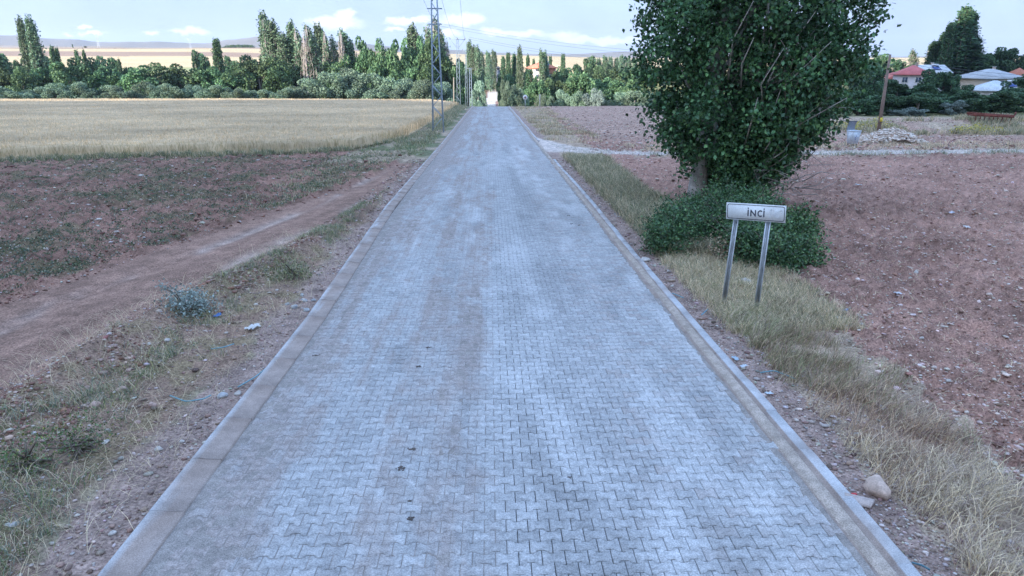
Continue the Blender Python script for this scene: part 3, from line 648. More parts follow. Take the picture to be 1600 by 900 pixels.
# ------------------------------------------------------------------ the big poplar beside the road sign
def big_tree():
    bx, by = 7.2, 24.6; bz = float(H(bx, by)); gz = float(Hbase(9.4, 24.6))
    root = empty('poplar_tree', (bx, by, bz))
    tag(root, 'big dark green poplar with pale trunk beside the road behind the village name sign', 'tree')
    hs = np.array([0, .4, .8, 1.2, 1.8, 2.4, 3.2, 4.1, 5.4, 6.6, 7.8, 9.5, 11.5, 13.5, 15])
    Lx = np.array([.3, 1.3, 2.2, 2.9, 3.6, 4.1, 4.45, 4.7, 4.8, 4.85, 4.8, 4.4, 3.5, 2.2, .5])
    Rx = np.array([.1, .5, 1.0, 1.6, 2.5, 3.1, 3.8, 4.2, 4.4, 4.55, 4.6, 4.3, 3.5, 2.2, .5])
    cxc, cyc = 8.8, 24.8
    def env(h, a):   # crown radius towards angle a
        l, r_ = np.interp(h, hs, Lx), np.interp(h, hs, Rx); c_ = np.cos(a)
        rr = np.where(c_ < 0, l, r_) * .88; dd = .74 * (l + r_) / 2
        return 1 / np.sqrt((c_ / rr) ** 2 + (np.sin(a) / dd) ** 2)
    # trunk and stems
    tr = MB(); BK = (.50, .48, .46)
    P = [(bx, by, bz - .1), (bx + .02, by, bz + .5), (bx + .1, by, bz + 1.6), (bx + .3, by + .1, bz + 4), (bx + .55, by + .2, bz + 7), (bx + .9, by + .2, bz + 11), (bx + 1.2, by, bz + 14)]
    tr.tube(P, [.40, .33, .30, .27, .22, .13, .05], 14, BK)
    stems = []
    for k in range(22):
        a = rng.uniform(0, 6.28); top = rng.uniform(3.5, 13.5); e = float(env(top, np.array(a))) * rng.uniform(.45, .9)
        base = np.array([8.3 + rng.normal(0, .4), 24.5 + rng.normal(0, .4), bz - .05]) if k % 3 else np.array([bx + .2, by, bz + rng.uniform(.8, 5)])
        tip = np.array([cxc + e * math.cos(a), cyc + e * math.sin(a), gz + top]); u = np.linspace(0, 1, 7)[:, None]
        mid = base * .55 + tip * .45 + np.array([0, 0, 1.0]); C_ = (1 - u) ** 2 * base + 2 * u * (1 - u) * mid + u ** 2 * tip + rng.normal(0, .05, (7, 3)) * u
        tr.tube(C_, np.linspace(.13 if k % 3 else .10, .02, 7) * rng.uniform(.6, 1.1), 7, BK); stems.append(C_)
    # pale leaning stem at the right of the trunk and twigs
    u = np.linspace(0, 1, 6)[:, None]; A = np.array([8.0, 23.3, bz - .05]); B = np.array([10.6, 23.0, bz + 3.4])
    tr.tube(A + (B - A) * u + np.array([[0, 0, .3]]) * np.sin(u * 3.1), np.linspace(.13, .04, 6), 8, (.40, .39, .37)); stems.append(A + (B - A) * u)
    for k in range(190):
        C_ = stems[rng.integers(len(stems))]; p = C_[rng.integers(1, 6)]; a = rng.uniform(0, 6.28); L = rng.uniform(.5, 1.5)
        q = p + L * np.array([math.cos(a) * .75, math.sin(a) * .75 - .25, rng.uniform(-.1, .9)]); m_ = (p + q) / 2 + rng.normal(0, .12, 3)
        tr.tube([p, m_, q], [.022, .015, .006], 4, (.38, .35, .32))
    for k in range(20):  # pale shoots near the front of the crown
        h0 = rng.uniform(1.8, 4.5); x0 = rng.uniform(7.2, 10.2); yb = 22.6 + rng.uniform(-.5, .7); L = rng.uniform(1.2, 2.6)
        tr.tube([(x0, yb + .5, gz + h0), (x0 + rng.normal(0, .2), yb, gz + h0 + L * .5), (x0 + rng.normal(0, .45), yb - .5, gz + h0 + L)], [.035, .022, .008], 5, (.5, .45, .4))
    for k in range(34):  # bare twigs low on the right side
        p = np.array([9.3 + rng.uniform(-.9, .8), 22.6 + rng.uniform(-.4, .6), bz + rng.uniform(.5, 2.2)]); q = p + np.array([rng.uniform(-.2, 1.3), rng.uniform(-.6, .1), rng.uniform(-.5, .8)])
        tr.tube([p, (p + q) / 2 + rng.normal(0, .15, 3), q], [.018, .013, .006], 4, (.42, .38, .35))
    t = tr.build('trunk', M['bark'], None, True); t.parent = root; t.matrix_parent_inverse = root.matrix_basis.inverted()
    # crown: clumps inside the envelope, denser at its surface
    mb = MB(); P = []; Cc = []; Sz = []
    ncl = 2450
    hh = rng.uniform(.35, 14.6, ncl * 2); keep_ = rng.uniform(size=ncl * 2) < np.interp(hh, [0, 2.5, 8.5, 9.5, 15], [1.0, 1, .8, .4, .25]); hh = hh[keep_][:ncl]
    for h in hh:
        a = rng.uniform(0, 6.28); e = float(env(h, np.array(a))); r_ = e * rng.uniform(0, 1) ** .38
        lump = .66 + .52 * float(fbm(np.array([a * 2.6]), np.array([h * .95]), 3, 701)[0]) 
        r_ *= lump
        c0 = np.array([cxc + r_ * math.cos(a), cyc + r_ * math.sin(a), gz + h])
        n = int(rng.uniform(28, 62)); rr = rng.uniform(.17, .40)
        p = c0 + rng.normal(0, 1, (n, 3)) * rr * np.array([.8, .8, .75]); P.append(p)
        bright = rng.uniform(.5, 1.0) if rng.uniform() < .6 else rng.uniform(1.1, 1.75)
        c = mixcol([(.055, .13, .062), (.085, .19, .08), (.14, .27, .10)], [4, 4, 1.6], n, .2) * bright; Cc.append(c)
        Sz.append(rng.uniform(.10, .17, n) * (1 if h < 9 else 1.5))
    for _ in range(150):
        q_ = rng.uniform(); c0 = np.array([rng.uniform(7.55, 8.5 + q_ * 1.6), rng.uniform(22.8, 24.0), gz + .35 + 2.8 * q_]); n = 48
        P.append(c0 + rng.normal(0, 1, (n, 3)) * .24); Cc.append(mixcol([(.055, .13, .062), (.085, .19, .08), (.14, .27, .10)], [4, 4, 1.6], n, .2)); Sz.append(rng.uniform(.09, .15, n))
    P = np.concatenate(P); Cc = np.concatenate(Cc); Sz = np.concatenate(Sz)
    hq = P[:, 2] - gz; k = hq > .25 + 1.55 * np.exp(-((P[:, 0] - 7.1) / .36) ** 2)
    tx = np.interp(hq, [0, 1.6, 4, 7, 11], [bx, bx + .1, bx + .3, bx + .55, bx + .9]); k &= ~((np.abs(P[:, 0] - tx + .0) < .34) & (P[:, 1] < 24.7) & (hq > 2.6) & (hq < 7.2) & (rng.uniform(size=len(hq)) < .62))
    P, Cc, Sz = P[k], Cc[k], Sz[k]
    upv = np.array([[0, 0, -.6]]) * np.ones((len(P), 1))
    mb.add(*leaves(P, Sz, Cc, .85, .2, upv))
    c = mb.build('crown', M['leafbig']); c.parent = root; c.matrix_parent_inverse = root.matrix_basis.inverted()
big_tree()
def rel(o, root):
    o.parent = root; o.matrix_parent_inverse = root.matrix_basis.inverted(); return o
def near_bush(label, blobs, n, size, cols, wts, twig=(.2, .16, .13), group=None):
    x0, y0 = blobs[0][0], blobs[0][1]; root = empty('bush', (x0, y0, float(H(x0, y0)))); tag(root, label, 'bush', group)
    P = []; tw = MB()
    tot = sum(b[3] * b[4] for b in blobs)
    for (x, y, zc, r_, hgt) in blobs:
        m_ = int(n * r_ * hgt / tot / 26); z = float(Hbase(x, y))
        for _ in range(m_):
            d = rng.normal(size=3); d /= np.linalg.norm(d); d[2] = abs(d[2]) * 1.0 - .12
            q = rng.uniform(.35, 1.05) ** .6 * (.55 + .9 * float(fbm(np.array([math.atan2(d[1], d[0]) * 2.5 + x]), np.array([d[2] * 3 + y]), 3, 91)[0])); c0 = np.array([x + d[0] * r_ * q, y + d[1] * r_ * q, z + zc + d[2] * hgt * q])
            P.append(c0 + rng.normal(0, .13, (26, 3)))
            if rng.uniform() < .5: tw.tube([(x + rng.normal(0, .12), y + rng.normal(0, .12), z), (x + d[0] * r_ * .4, y + d[1] * r_ * .4, z + (zc + d[2] * hgt) * .6), c0], [.018, .012, .005], 4, twig)
    for _ in range(int(n / 480)):   # ragged shoots
        x, y, zc, r_, hgt = blobs[rng.integers(len(blobs))]; a_ = rng.uniform(0, 6.28); z = float(Hbase(x, y)); L = rng.uniform(.9, 1.45)
        A_ = np.array([x, y, z + .1]); B_ = A_ + np.array([math.cos(a_) * r_ * L, math.sin(a_) * r_ * L, hgt * rng.uniform(.4, 1.35) + zc * .5]); u_ = rng.uniform(.45, 1, (34, 1))
        P.append(A_ + (B_ - A_) * u_ + np.array([[0, 0, .12]]) * np.sin(u_ * 3) + rng.normal(0, .05, (34, 3))); tw.tube([A_, (A_ + B_) / 2 + (0, 0, .12), B_], [.014, .009, .004], 4, twig)
    P = np.concatenate(P); P = P[P[:, 2] > H(P[:, 0], P[:, 1]) + .03]; m_ = len(P)
    mb = MB(); mb.add(*leaves(P, rng.uniform(size * .7, size * 1.3, m_), mixcol(cols, wts, m_, .22) * np.repeat(rng.uniform(.55, 1.6, m_ // 13 + 1), 13)[:m_, None], .7, .3))
    rel(mb.build('foliage', M['leafbig']), root); rel(tw.build('stem', M['bark'], None, True), root)
DG = [(.055, .12, .055), (.085, .17, .065), (.15, .24, .09)]
near_bush('low dark green bush at the roadside left of the sign posts', [(4.9, 17.8, .2, .9, .75), (4.3, 16.9, .15, .6, .55), (5.5, 19.4, .2, .9, .75)], 17000, .065, DG, [5, 4, 1])
near_bush('tall leafy bush behind the village name sign', [(6.3, 17.8, .25, 1.0, .95), (6.6, 19.6, .3, 1.0, 1.0), (5.9, 16.0, .15, .7, .8), (6.4, 15.2, .1, .5, .6)], 21000, .065, DG, [5, 4, 1])
near_bush('bright green bush right of the sign at the field edge', [(7.2, 16.9, .25, .7, .75), (7.75, 17.4, .3, .42, .7), (7.4, 19.0, .3, .75, .85), (7.1, 15.7, .1, .5, .55)], 14000, .07, DG, [3, 4, 3])
near_bush('dry straw coloured shrub under the front of the tall leafy bush', [(5.35, 15.9, .05, .35, .5)], 900, .05, [(.42, .33, .22), (.34, .25, .17)], [2, 1], (.34, .27, .2))
near_bush('sage grey spiky shrub beside the earth track on the left', [(-5.7, 12.35, .0, .42, .38)], 1800, .05, [(.30, .36, .33), (.22, .28, .25)], [2, 1])
near_bush('olive green wispy plant against the left kerb', [(-4.45, 14.9, .0, .38, .38)], 900, .045, [(.24, .24, .12), (.18, .2, .1)], [2, 1])
near_bush('low green weed clump between stones and left kerb', [(-4.95, 7.35, .0, .36, .2), (-5.25, 6.95, 0, .22, .16)], 1700, .03, [(.10, .16, .06), (.2, .2, .05)], [4, 1])

# ------------------------------------------------------------------ village name sign
def name_sign():
    A = np.array([4.32, 12.6, float(H(4.32, 12.6))]); B = np.array([4.78, 12.15, float(H(4.78, 12.15))])
    # plate corners by ray at the posts' depth
    At = D(1153, 322, 12.55); Bt = D(1203, 326, 12.2)
    root = empty('village_sign', tuple(A)); tag(root, 'white village name sign reading İNCİ on two leaning steel posts', 'sign')
    for a, b in ((A, At), (B, Bt)):
        d = (b - a) / np.linalg.norm(b - a); m = MB(); a2 = a - d * .15; b2 = b + d * .03
        lat = np.array([1., -.35, 0]); lat /= np.linalg.norm(lat); nrm = np.cross(lat, d)
        # open C channel: web and two flanges facing the road
        Rm = np.stack([lat, nrm, d], 1); L = np.linalg.norm(b2 - a2); c = (a2 + b2) / 2
        g_ = (.62, .66, .70)
        m.box(c, (.092, .005, L), Rm, g_)
        for sx_ in (-1, 1):
            m.box(c + lat * sx_ * .0435 + nrm * .0245, (.005, .044, L), Rm, g_)
            m.box(c + lat * sx_ * .0345 + nrm * .0495, (.02, .005, L), Rm, g_)
        rel(m.build('post', M['galv']), root)
    C0 = D(1138, 315, 12.62); C1 = D(1231, 320.5, 12.02); C2 = D(1228.5, 347, 12.02); C3 = D(1136, 340.5, 12.62)
    cen = (C0 + C1 + C2 + C3) / 4; ex = ((C1 - C0) + (C2 - C3)) / 2; Wp = np.linalg.norm(ex); ex /= Wp
    ez = ((C0 - C3) + (C1 - C2)) / 2; ez -= ex * (ez @ ex); Hp = np.linalg.norm(ez); ez /= Hp; ey = np.cross(ez, ex)  # away from viewer
    if ey[1] < 0: ey = -ey
    cen = cen - ey * .085
    Rm = np.stack([ex, ey, ez], 1); Pt = lambda u, v, d_=0: cen + ex * u + ez * v - ey * d_
    wht = (.86, .88, .88)
    m = MB(); m.box(cen, (Wp, .003, Hp), Rm, wht)
    for v in (-1, 1): m.box(Pt(0, v * (Hp / 2 - .004), -.012), (Wp, .022, .004), Rm, wht)
    plate = rel(m.build('plate', M['paint']), root)
    m = MB(); blk = (.05, .06, .09); bw, bi, rc = .010, .018, .04
    hw_, hh_ = Wp / 2 - bi, Hp / 2 - bi
    o_, i_ = [], []
    for cx0, cz0, a0 in ((hw_ - rc, hh_ - rc, 0), (-hw_ + rc, hh_ - rc, 90), (-hw_ + rc, -hh_ + rc, 180), (hw_ - rc, -hh_ + rc, 270)):
        for t_ in np.linspace(a0, a0 + 90, 6):
            c_, s_ = math.cos(rad(t_)), math.sin(rad(t_)); o_.append(Pt(cx0 + rc * c_, cz0 + rc * s_, .0035)); i_.append(Pt(cx0 + (rc - bw) * c_, cz0 + (rc - bw) * s_, .0035))
    n = len(o_); m.add(o_ + i_, [[[k, (k + 1) % n, n + (k + 1) % n, n + k] for k in range(n)]], blk)
    rel(m.build('border', M['paint']), root)
    m = MB(); Hh = .118; x = -.118 + .01; sw = .021
    def st(u0, v0, u1, v1, w_=sw, dd=.0045):
        a = np.array([u0, v0]); b = np.array([u1, v1]); d = (b - a) / np.linalg.norm(b - a); nn = np.array([-d[1], d[0]]) * w_ / 2
        m.add([Pt(p_[0], p_[1] - .013, dd) for p_ in (a - nn, b - nn, b + nn, a + nn)], [[[0, 1, 2, 3]]], blk)
    def letterI(x): st(x, -Hh / 2, x, Hh / 2); st(x - sw / 2, Hh / 2 + .026, x + sw / 2, Hh / 2 + .026)
    letterI(-.128)
    xl, xr = -.078, .002
    st(xl, -Hh / 2, xl, Hh / 2); st(xr, -Hh / 2, xr, Hh / 2); st(xl - .003, Hh / 2 - .008, xr + .003, -Hh / 2 + .008, sw, .0052)
    o_, i_ = [], []; cx0 = .088; ro, ri = Hh / 2 + .002, Hh / 2 - sw
    for t_ in np.linspace(48, 312, 22):
        o_.append(Pt(cx0 + ro * .82 * math.cos(rad(t_)), ro * math.sin(rad(t_)) - .013, .0045)); i_.append(Pt(cx0 + ri * .78 * math.cos(rad(t_)), ri * math.sin(rad(t_)) - .013, .0045))
    n = len(o_); m.add(o_ + i_, [[[k, k + 1, n + k + 1, n + k] for k in range(n - 1)]], blk)
    letterI(.150)
    rel(m.build('lettering', M['paint']), root)
    m = MB()  # peeled patches and screw heads
    for k in range(26):
        u, v = .36 + rng.uniform(-.11, .09), rng.uniform(-.06, .06); a, b = rng.uniform(.006, .02), rng.uniform(.006, .03)
        m.add([Pt(u - a, v - b, .0037), Pt(u + a * .6, v - b * .8, .0037), Pt(u + a, v + b * .7, .0037), Pt(u - a * .5, v + b, .0037)], [[[0, 1, 2, 3]]], (.82, .84, .86))
    rel(m.build('peeled_patch', M['paint']), root)
name_sign()

# ------------------------------------------------------------------ lattice power poles and wires
def lattice(name, x, y, h, wb, wt, arms, label, group='steel power poles along the left of the road', bars=14, thick=.07, zb=None):
    z = float(H(x, y)) if zb is None else zb; root = empty(name, (x, y, z)); tag(root, label, 'power pole', group); colr = (.33, .40, .47) if y < 100 else (.20, .25, .30)
    m = MB()
    hw = lambda t: wb / 2 + (wt / 2 - wb / 2) * t
    for sx_ in (-1, 1):
        for sy_ in (-1, 1): m.bar((sx_ * hw(0), sy_ * hw(0) * .8, -.2), (sx_ * hw(1), sy_ * hw(1) * .8, h), thick, col=colr)
    rel2 = lambda o: setattr(o, 'parent', root)
    rel2(m.build('leg_frame', M['metal']))
    m = MB(); t = np.linspace(0.02, .99, bars) ** .93
    for k in range(bars - 1):
        a, b = hw(t[k]), hw(t[k + 1]); za, zb2 = h * t[k], h * t[k + 1]; s_ = 1 if k % 2 else -1
        for sy_ in (-1, 1): m.bar((s_ * a, sy_ * a * .8, za), (-s_ * b, sy_ * b * .8, zb2), thick * .55, col=colr)
        for sx_ in (-1, 1): m.bar((sx_ * a, s_ * a * .8, za), (sx_ * b, -s_ * b * .8, zb2), thick * .55, col=colr)
    rel2(m.build('bracing', M['metal']))
    for (za, half, vdrop, ins) in arms:
        m = MB(); m.bar((-half, 0, za), (half, 0, za), .09, .09, colr)
        if vdrop:
            for s_ in (-1, 1): m.bar((s_ * wt * .4, 0, za - vdrop), (s_ * half * .92, 0, za - .02), .06, col=colr)
        else: m.bar((-half, .2, za), (half, .2, za), .07, col=colr)
        arm = m.build('cross_arm', M['metal']); rel2(arm)
        for xi in ins:
            m = MB()
            for q in range(3): m.lathe((xi, 0, za + .05 + q * .09), [(.03, 0), (.11, .02), (.09, .05), (.03, .07)], 8, (.12, .07, .06))
            io = m.build('insulator', M['plastic']); io.parent = arm
    return root, z
T1 = (-4.55, 62.0); t1, z1 = lattice('power_pole', *T1, 12.9, .92, .36, [(12.85, 2.1, 1.15, (-1.95, 0, 1.95)), (9.95, .62, 0, ()), (8.75, .55, 0, ())], 'near tall blue grey lattice power pole at the left road edge', bars=16, thick=.085)
p = D(717, 159, 150); zt = D(717, 61, 150)[2]; zg2 = float(H(p[0], 150)); T2 = (p[0], 150)
t2, z2 = lattice('power_pole', p[0], 150, zt - zg2, .78, .34, [(zt - zg2 - .1, 1.55, 1.6, (-1.5, 0, 1.5)), (zt - zg2 - 3.2, .7, 0, ())], 'second lattice power pole with three insulators on its cross arm', thick=.10)
p = D(729, 150, 196); zt = D(729, 78, 196)[2]; zg3 = float(H(p[0], 196))
t3, z3 = lattice('power_pole', p[0], 196, zt - zg3, .7, .3, [(zt - zg3 - .1, .9, 1.0, (-.8, .8))], 'thin lattice power pole just right of the second one', thick=.10)
p = D(735.5, 150, 176); zt = D(735.5, 106, 176)[2]; zg4 = float(H(p[0], 176))
t4, z4 = lattice('power_pole', p[0], 176, zt - zg4, .75, .4, [(zt - zg4 - .1, .8, 0, (-.6, .6))], 'shorter pale lattice pole nearest the road end', thick=.12)
def post(name, px, pyb, pyt, s, r0, r1, colr, label, cat, mat, tilt=None):
    p = D(px, pyb, s); x, y = p[0], s; z = float(H(x, y)); q = D(px if tilt is None else tilt, pyt, s)
    root = MB(); root.tube([(x, y, z - .3), tuple((np.array([x, y, z]) + q) / 2), tuple(q)], [r0, (r0 + r1) / 2, r1], 10, colr)
    o = root.build(name, M[mat], None, True); return tag(o, label, cat), np.array([x, y, z]), q
post('concrete_post', 709, 155, 121, 152,   .16, .12, (.25, .22, .19), 'short pale concrete post standing left of the second lattice pole', 'post', 'wall')
post('concrete_post', 843.5, 163, 147, 128, .09, .08, (.5, .48, .45), 'thin pale post at the far edge of the right field', 'post', 'wall')
def wire(a, b, sag, r_, label, group='overhead wires', c=(.12, .13, .15)):
    u = np.linspace(0, 1, 24)[:, None]; P = np.array(a) + (np.array(b) - np.array(a)) * u; P[:, 2] -= (4 * sag * u * (1 - u))[:, 0]
    m = MB(); m.tube(P, r_, 5, c); tag(m.build('power_line', M['wire'], None, True), label, 'wire', group)
a1 = z1 + 12.85 + .38; a2 = T2[1]
zt2 = D(717, 61, 150)[2] + .3
for o1, o2, nm in ((-1.95, -1.5, 'left'), (0, 0, 'middle'), (1.95, 1.5, 'right')):
    wire((T1[0] + o1, T1[1], a1), (T2[0] + o2, 150, zt2), 1.6, .014, f'{nm} wire between the near pole and the second lattice pole')
    wire((T1[0] + o1, T1[1], a1), (T1[0] + o1 * 1.0, -10, a1 + 3.2), 1.0, .012, f'{nm} wire running back from the near pole above the road')
# two pairs of wires crossing to the right
hidden = D(1175, 97, 300)
for (pa, pb, nm) in (((660, 31), (1175, 86), 'uppermost'), ((660, 35), (1175, 92), 'second highest'), ((733, 58), (1175, 99), 'third highest'), ((733, 61), (1175, 104), 'lowest')):
    wire(D(*pa, 210), D(*pb, 210), 2.2, .028, f'{nm} of the four long wires sloping down to the right over the wood', 'long wires above the wood')
m = D(1175, 90, 210); pm = MB(); zz_ = float(H(m[0], 210)); pm.tube([(m[0], 210, zz_ - .5), (m[0], 210, m[2] + 1)], [.2, .14], 8, (.3, .27, .24)); pm.bar((m[0] - 1, 210, m[2]), (m[0] + 1, 210, m[2]), .15, col=(.3, .27, .24))
tag(pm.build('power_pole', M['wood']), 'wooden pole behind the big poplar carrying the long wires', 'power pole')
# leaning wooden pole, its tag and wires
o, b_, q_ = post('wooden_pole', 1371.5, 213, 85, 57, .16, .09, (.25, .19, .16), 'leaning weathered wooden pole behind the rubble heap', 'pole', 'wood', 1391)
o.name = 'pole_shaft'
root = empty('wooden_pole', tuple(b_)); tag(root, 'leaning weathered wooden pole behind the rubble heap', 'pole')
for k_ in ('label', 'category'): del o[k_]
rel(o, root)
tp = b_ + (q_ - b_) * .20; m = MB(); m.box(tp + np.array([0, -.16, 0]), (.2, .02, .32), None, (.75, .6, .08)); rel(m.build('warning_plate', M['paint']), root)
wire(q_ - np.array([0, 0, .2]), D(1700, 118, 66), .5, .012, 'sagging wire from the leaning wooden pole towards the right', 'wires of the wooden pole')
wire(q_ - np.array([0, 0, .35]), D(1700, 122, 66), .6, .012, 'lower wire from the leaning wooden pole towards the right', 'wires of the wooden pole')
# far pylons on the slope
def pylon(px, yb, yt, s, label):
    a = D(px, yb, s); z = float(H(a[0], s)); zt_ = D(px, yt, s)[2]; h = zt_ - z; root = empty('pylon', (a[0], s, z)); tag(root, label, 'pylon', 'distant pylons')
    m = MB(); c_ = (.5, .53, .6); wq = h * .10; t_ = h * .012
    for s1 in (-1, 1):
        m.bar((s1 * wq * .8, 0, 0), (s1 * wq * .25, 0, h * .5), t_, col=c_); m.bar((s1 * wq * .25, 0, h * .5), (s1 * wq * 1.35, 0, h), t_, col=c_)
        m.bar((s1 * wq * .8, 0, 0), (-s1 * wq * .4, 0, h * .35), t_ * .7, col=c_)
    m.bar((-wq * 1.9, 0, h * .86), (wq * 1.9, 0, h * .86), t_, col=c_); m.bar((-wq * .6, 0, h * .6), (wq * .6, 0, h * .6), t_, col=c_)
    o = m.build('lattice_frame', M['wire']); o.parent = root
pylon(154, 72, 48, 1150, 'pale pylon on the horizon left of centre of the golden slope')
pylon(297, 68, 58, 1500, 'smaller and farther pale pylon above the golden slope')

# ------------------------------------------------------------------ waste container, rubble, scrap
def container():
    x, y, z = G(1331, 229); root = empty('waste_container', (x, y, z), .2); tag(root, 'pale galvanised waste container with open lid beside the side track', 'waste container'); c_ = (.66, .74, .82); root.scale = (.60, .66, 1.0)
    m = MB(); zb, zt_ = .22, 1.05
    lo = [(-.42, -.30), (.42, -.30), (.42, .30), (-.42, .30)]; hi = [(-.56, -.42), (.56, -.42), (.56, .42), (-.56, .42)]
    v = [(a, b, zb) for a, b in lo] + [(a, b, zt_) for a, b in hi] + [(a * .94, b * .94, zt_) for a, b in hi] + [(a * .93, b * .93, zb + .03) for a, b in lo]
    f = [[0, 1, 5, 4], [1, 2, 6, 5], [2, 3, 7, 6], [3, 0, 4, 7], [3, 2, 1, 0], [4, 5, 9, 8], [5, 6, 10, 9], [6, 7, 11, 10], [7, 4, 8, 11], [8, 9, 13, 12], [9, 10, 14, 13], [10, 11, 15, 14], [11, 8, 12, 15], [12, 13, 14, 15]]
    m.add(v, [f], c_); o = m.build('body', M['galv']); o.parent = root
    m = MB()
    for a, b, c2, d in ((-.58, -.44, .58, -.44), (-.58, .44, .58, .44), (-.58, -.44, -.58, .44), (.58, -.44, .58, .44)): m.bar((a, b, zt_), (c2, d, zt_), .05, .05, c_)
    o = m.build('rim', M['galv']); o.parent = root
    m = MB(); m.bar((-.49, -.375, .66), (.49, -.375, .66), .03, col=c_); o = m.build('band', M['galv']); o.parent = root
    m = MB(); a_ = rad(62)
    for k in range(6):
        t0, t1_ = k / 6, (k + 1) / 6; bow = lambda t: .10 * math.sin(math.pi * t)
        P0 = lambda t, x_: (x_ - .1, .42 - t * .66 * math.cos(a_) + bow(t) * math.sin(a_) , zt_ + .03 + t * .66 * math.sin(a_) + bow(t) * math.cos(a_))
        m.add([P0(t0, -.5), P0(t0, .5), P0(t1_, .5), P0(t1_, -.5), tuple(np.array(P0(t0, -.5)) + (0, .02, .02)), tuple(np.array(P0(t0, .5)) + (0, .02, .02)), tuple(np.array(P0(t1_, .5)) + (0, .02, .02)), tuple(np.array(P0(t1_, -.5)) + (0, .02, .02))], [[[0, 1, 2, 3], [7, 6, 5, 4]]], (.28, .31, .36))
    o = m.build('lid', M['galv']); o.parent = root
    for sx_ in (-.36, .36):
        for sy_ in (-.24, .24):
            m = MB(); m.tube([(sx_ - .025, sy_, .09), (sx_ + .025, sy_, .09)], .09, 12, (.03, .03, .03)); m.bar((sx_, sy_, .09), (sx_, sy_, .24), .04, col=(.2, .2, .2)); o = m.build('wheel', M['plastic']); o.parent = root
    m = MB()   # faded blue stencil
    for u, v_ in ((-.05, .62), (.03, .72), (-.02, .52)):
        m.box((u, -.405 + (.72 - v_) * .14, v_ ), (.09, .006, .07), None, (.12, .2, .42))
    o = m.build('stencil_mark', M['paint']); o.parent = root
container()
x = []; y = []; r_ = []; zz = []
for _ in range(3200):
    a = rng.uniform(0, 6.28); q = rng.uniform(0, 1) ** .5 * 1.12; u = q * math.cos(a); v_ = q * math.sin(a)
    xx_ = 28.5 + 2.3 * u; yy_ = 50.0 + 1.4 * v_; x.append(xx_); y.append(yy_); hgt = .95 * max(0, 1 - abs(u * .9 + .05) ** 1.3 - .5 * v_ ** 2) * rng.uniform(.85, 1.05); zz.append(float(H(xx_, yy_)) + hgt - .05); r_.append(rng.uniform(.05, .14))
x, y, r_, zz = map(np.array, (x, y, r_, zz))
m = MB(); m.add(*pebbles(x, y, r_, mixcol([(.70, .60, .52), (.54, .43, .35), (.72, .66, .60), (.42, .28, .2)], [4, 3, 2, 1], len(x), .12), z=zz))
xg, yg = np.meshgrid(np.linspace(-1.15, 1.15, 24), np.linspace(-1.15, 1.15, 16)); xg, yg = xg.ravel(), yg.ravel()
hg = .95 * np.maximum(0, 1 - np.abs(xg * .9 + .05) ** 1.3 - .5 * yg ** 2) - .22 - 1.2 * np.maximum(0, np.hypot(xg, yg) - .7)
i = np.arange(15)[:, None] * 24; j = np.arange(23)[None]; q = np.stack([i + j, i + j + 1, i + 25 + j, i + 24 + j], -1).reshape(-1, 4)
m.add(np.stack([28.5 + 2.3 * xg, 50.0 + 1.4 * yg, H(28.5 + 2.3 * xg, 50.0 + 1.4 * yg) + hg], 1), [q], (.5, .41, .34))
tag(m.build('rubble_heap', M['stone']), 'heap of pale broken stones between the waste container and the wooden pole', 'rubble heap')
def scrap():
    x, y, z = 43.2, 61.3, float(H(43.2, 61.3)); root = empty('scrap_frame', (x, y, z), -.12); tag(root, 'rusty dark red iron farm implement lying on the weedy mound', 'farm implement'); c_ = (.20, .07, .055)
    for k, yy_ in enumerate((-.5, .45)):
        m = MB(); m.bar((-1.7, yy_, .55 + .08 * k), (1.7, yy_, .42), .16, .2, c_); o = m.build('beam', M['rust']); o.parent = root
    m = MB()
    for u in np.linspace(-1.6, 1.6, 7): m.bar((u, -.5, .5), (u, .45, .5), .09, .1, c_)
    o = m.build('cross_bar', M['rust']); o.parent = root
    for u in np.linspace(-1.45, 1.45, 9):
        m = MB(); m.tube([(u, -.5, .5), (u, -.62, .3), (u + .02, -.5, .05), (u + .02, -.35, -.05)], [.05, .045, .04, .03], 6, c_); o = m.build('tine', M['rust'], None, True); o.parent = root
    m = MB(); m.bar((1.7, -.5, .5), (1.95, -.2, .75), .1, col=c_); o = m.build('hitch', M['rust']); o.parent = root
scrap()
# weeds and yellow flowers on the mound and along the side track
mb = MB()
n_t = 1500; x = rng.uniform(30.5, 52, n_t); y = rng.uniform(56, 68, n_t); k = fbm(x * .35, y * .45, 3, 801) > .44; x, y = x[k], y[k]
yel = sstep(.5, .62, fbm(x * .28 + 4, y * .4, 2, 803)) * (x < 41)
x = np.repeat(x, 26) + rng.normal(0, .14, len(x) * 26); yel = np.repeat(yel, 26); y = np.repeat(y, 26) + rng.normal(0, .14, len(y) * 26); n = len(x)
P = np.stack([x, y, H(x, y)], 1); c = mixcol([SAGE, OLIVE, DRY, STRAW], [3, 3, 3, 2], n)
P2 = P + np.stack([rng.normal(0, .1, n), rng.normal(0, .1, n), rng.uniform(.25, .6, n)], 1)
mb.add(*blades(P, rng.uniform(.2, .6, n), np.full(n, .025), rng.uniform(.2, .8, n), c))
k = rng.uniform(size=n) < yel * .3; mb.add(*leaves(P2[k], np.full(k.sum(), .11), mixcol([(.62, .52, .10), (.42, .42, .12)], [2, 1], k.sum()), .8, .6))
x = np.repeat(rng.uniform(9, 60, 150), 40); y = y_grav(x) - np.repeat(rng.uniform(1.3, 1.9, 150), 40); keep_ = np.repeat(rng.uniform(size=150) < .65, 40)
x, y = (x + rng.normal(0, .22, len(x)))[keep_], (y + rng.normal(0, .16, len(y)))[keep_]; n = len(x)
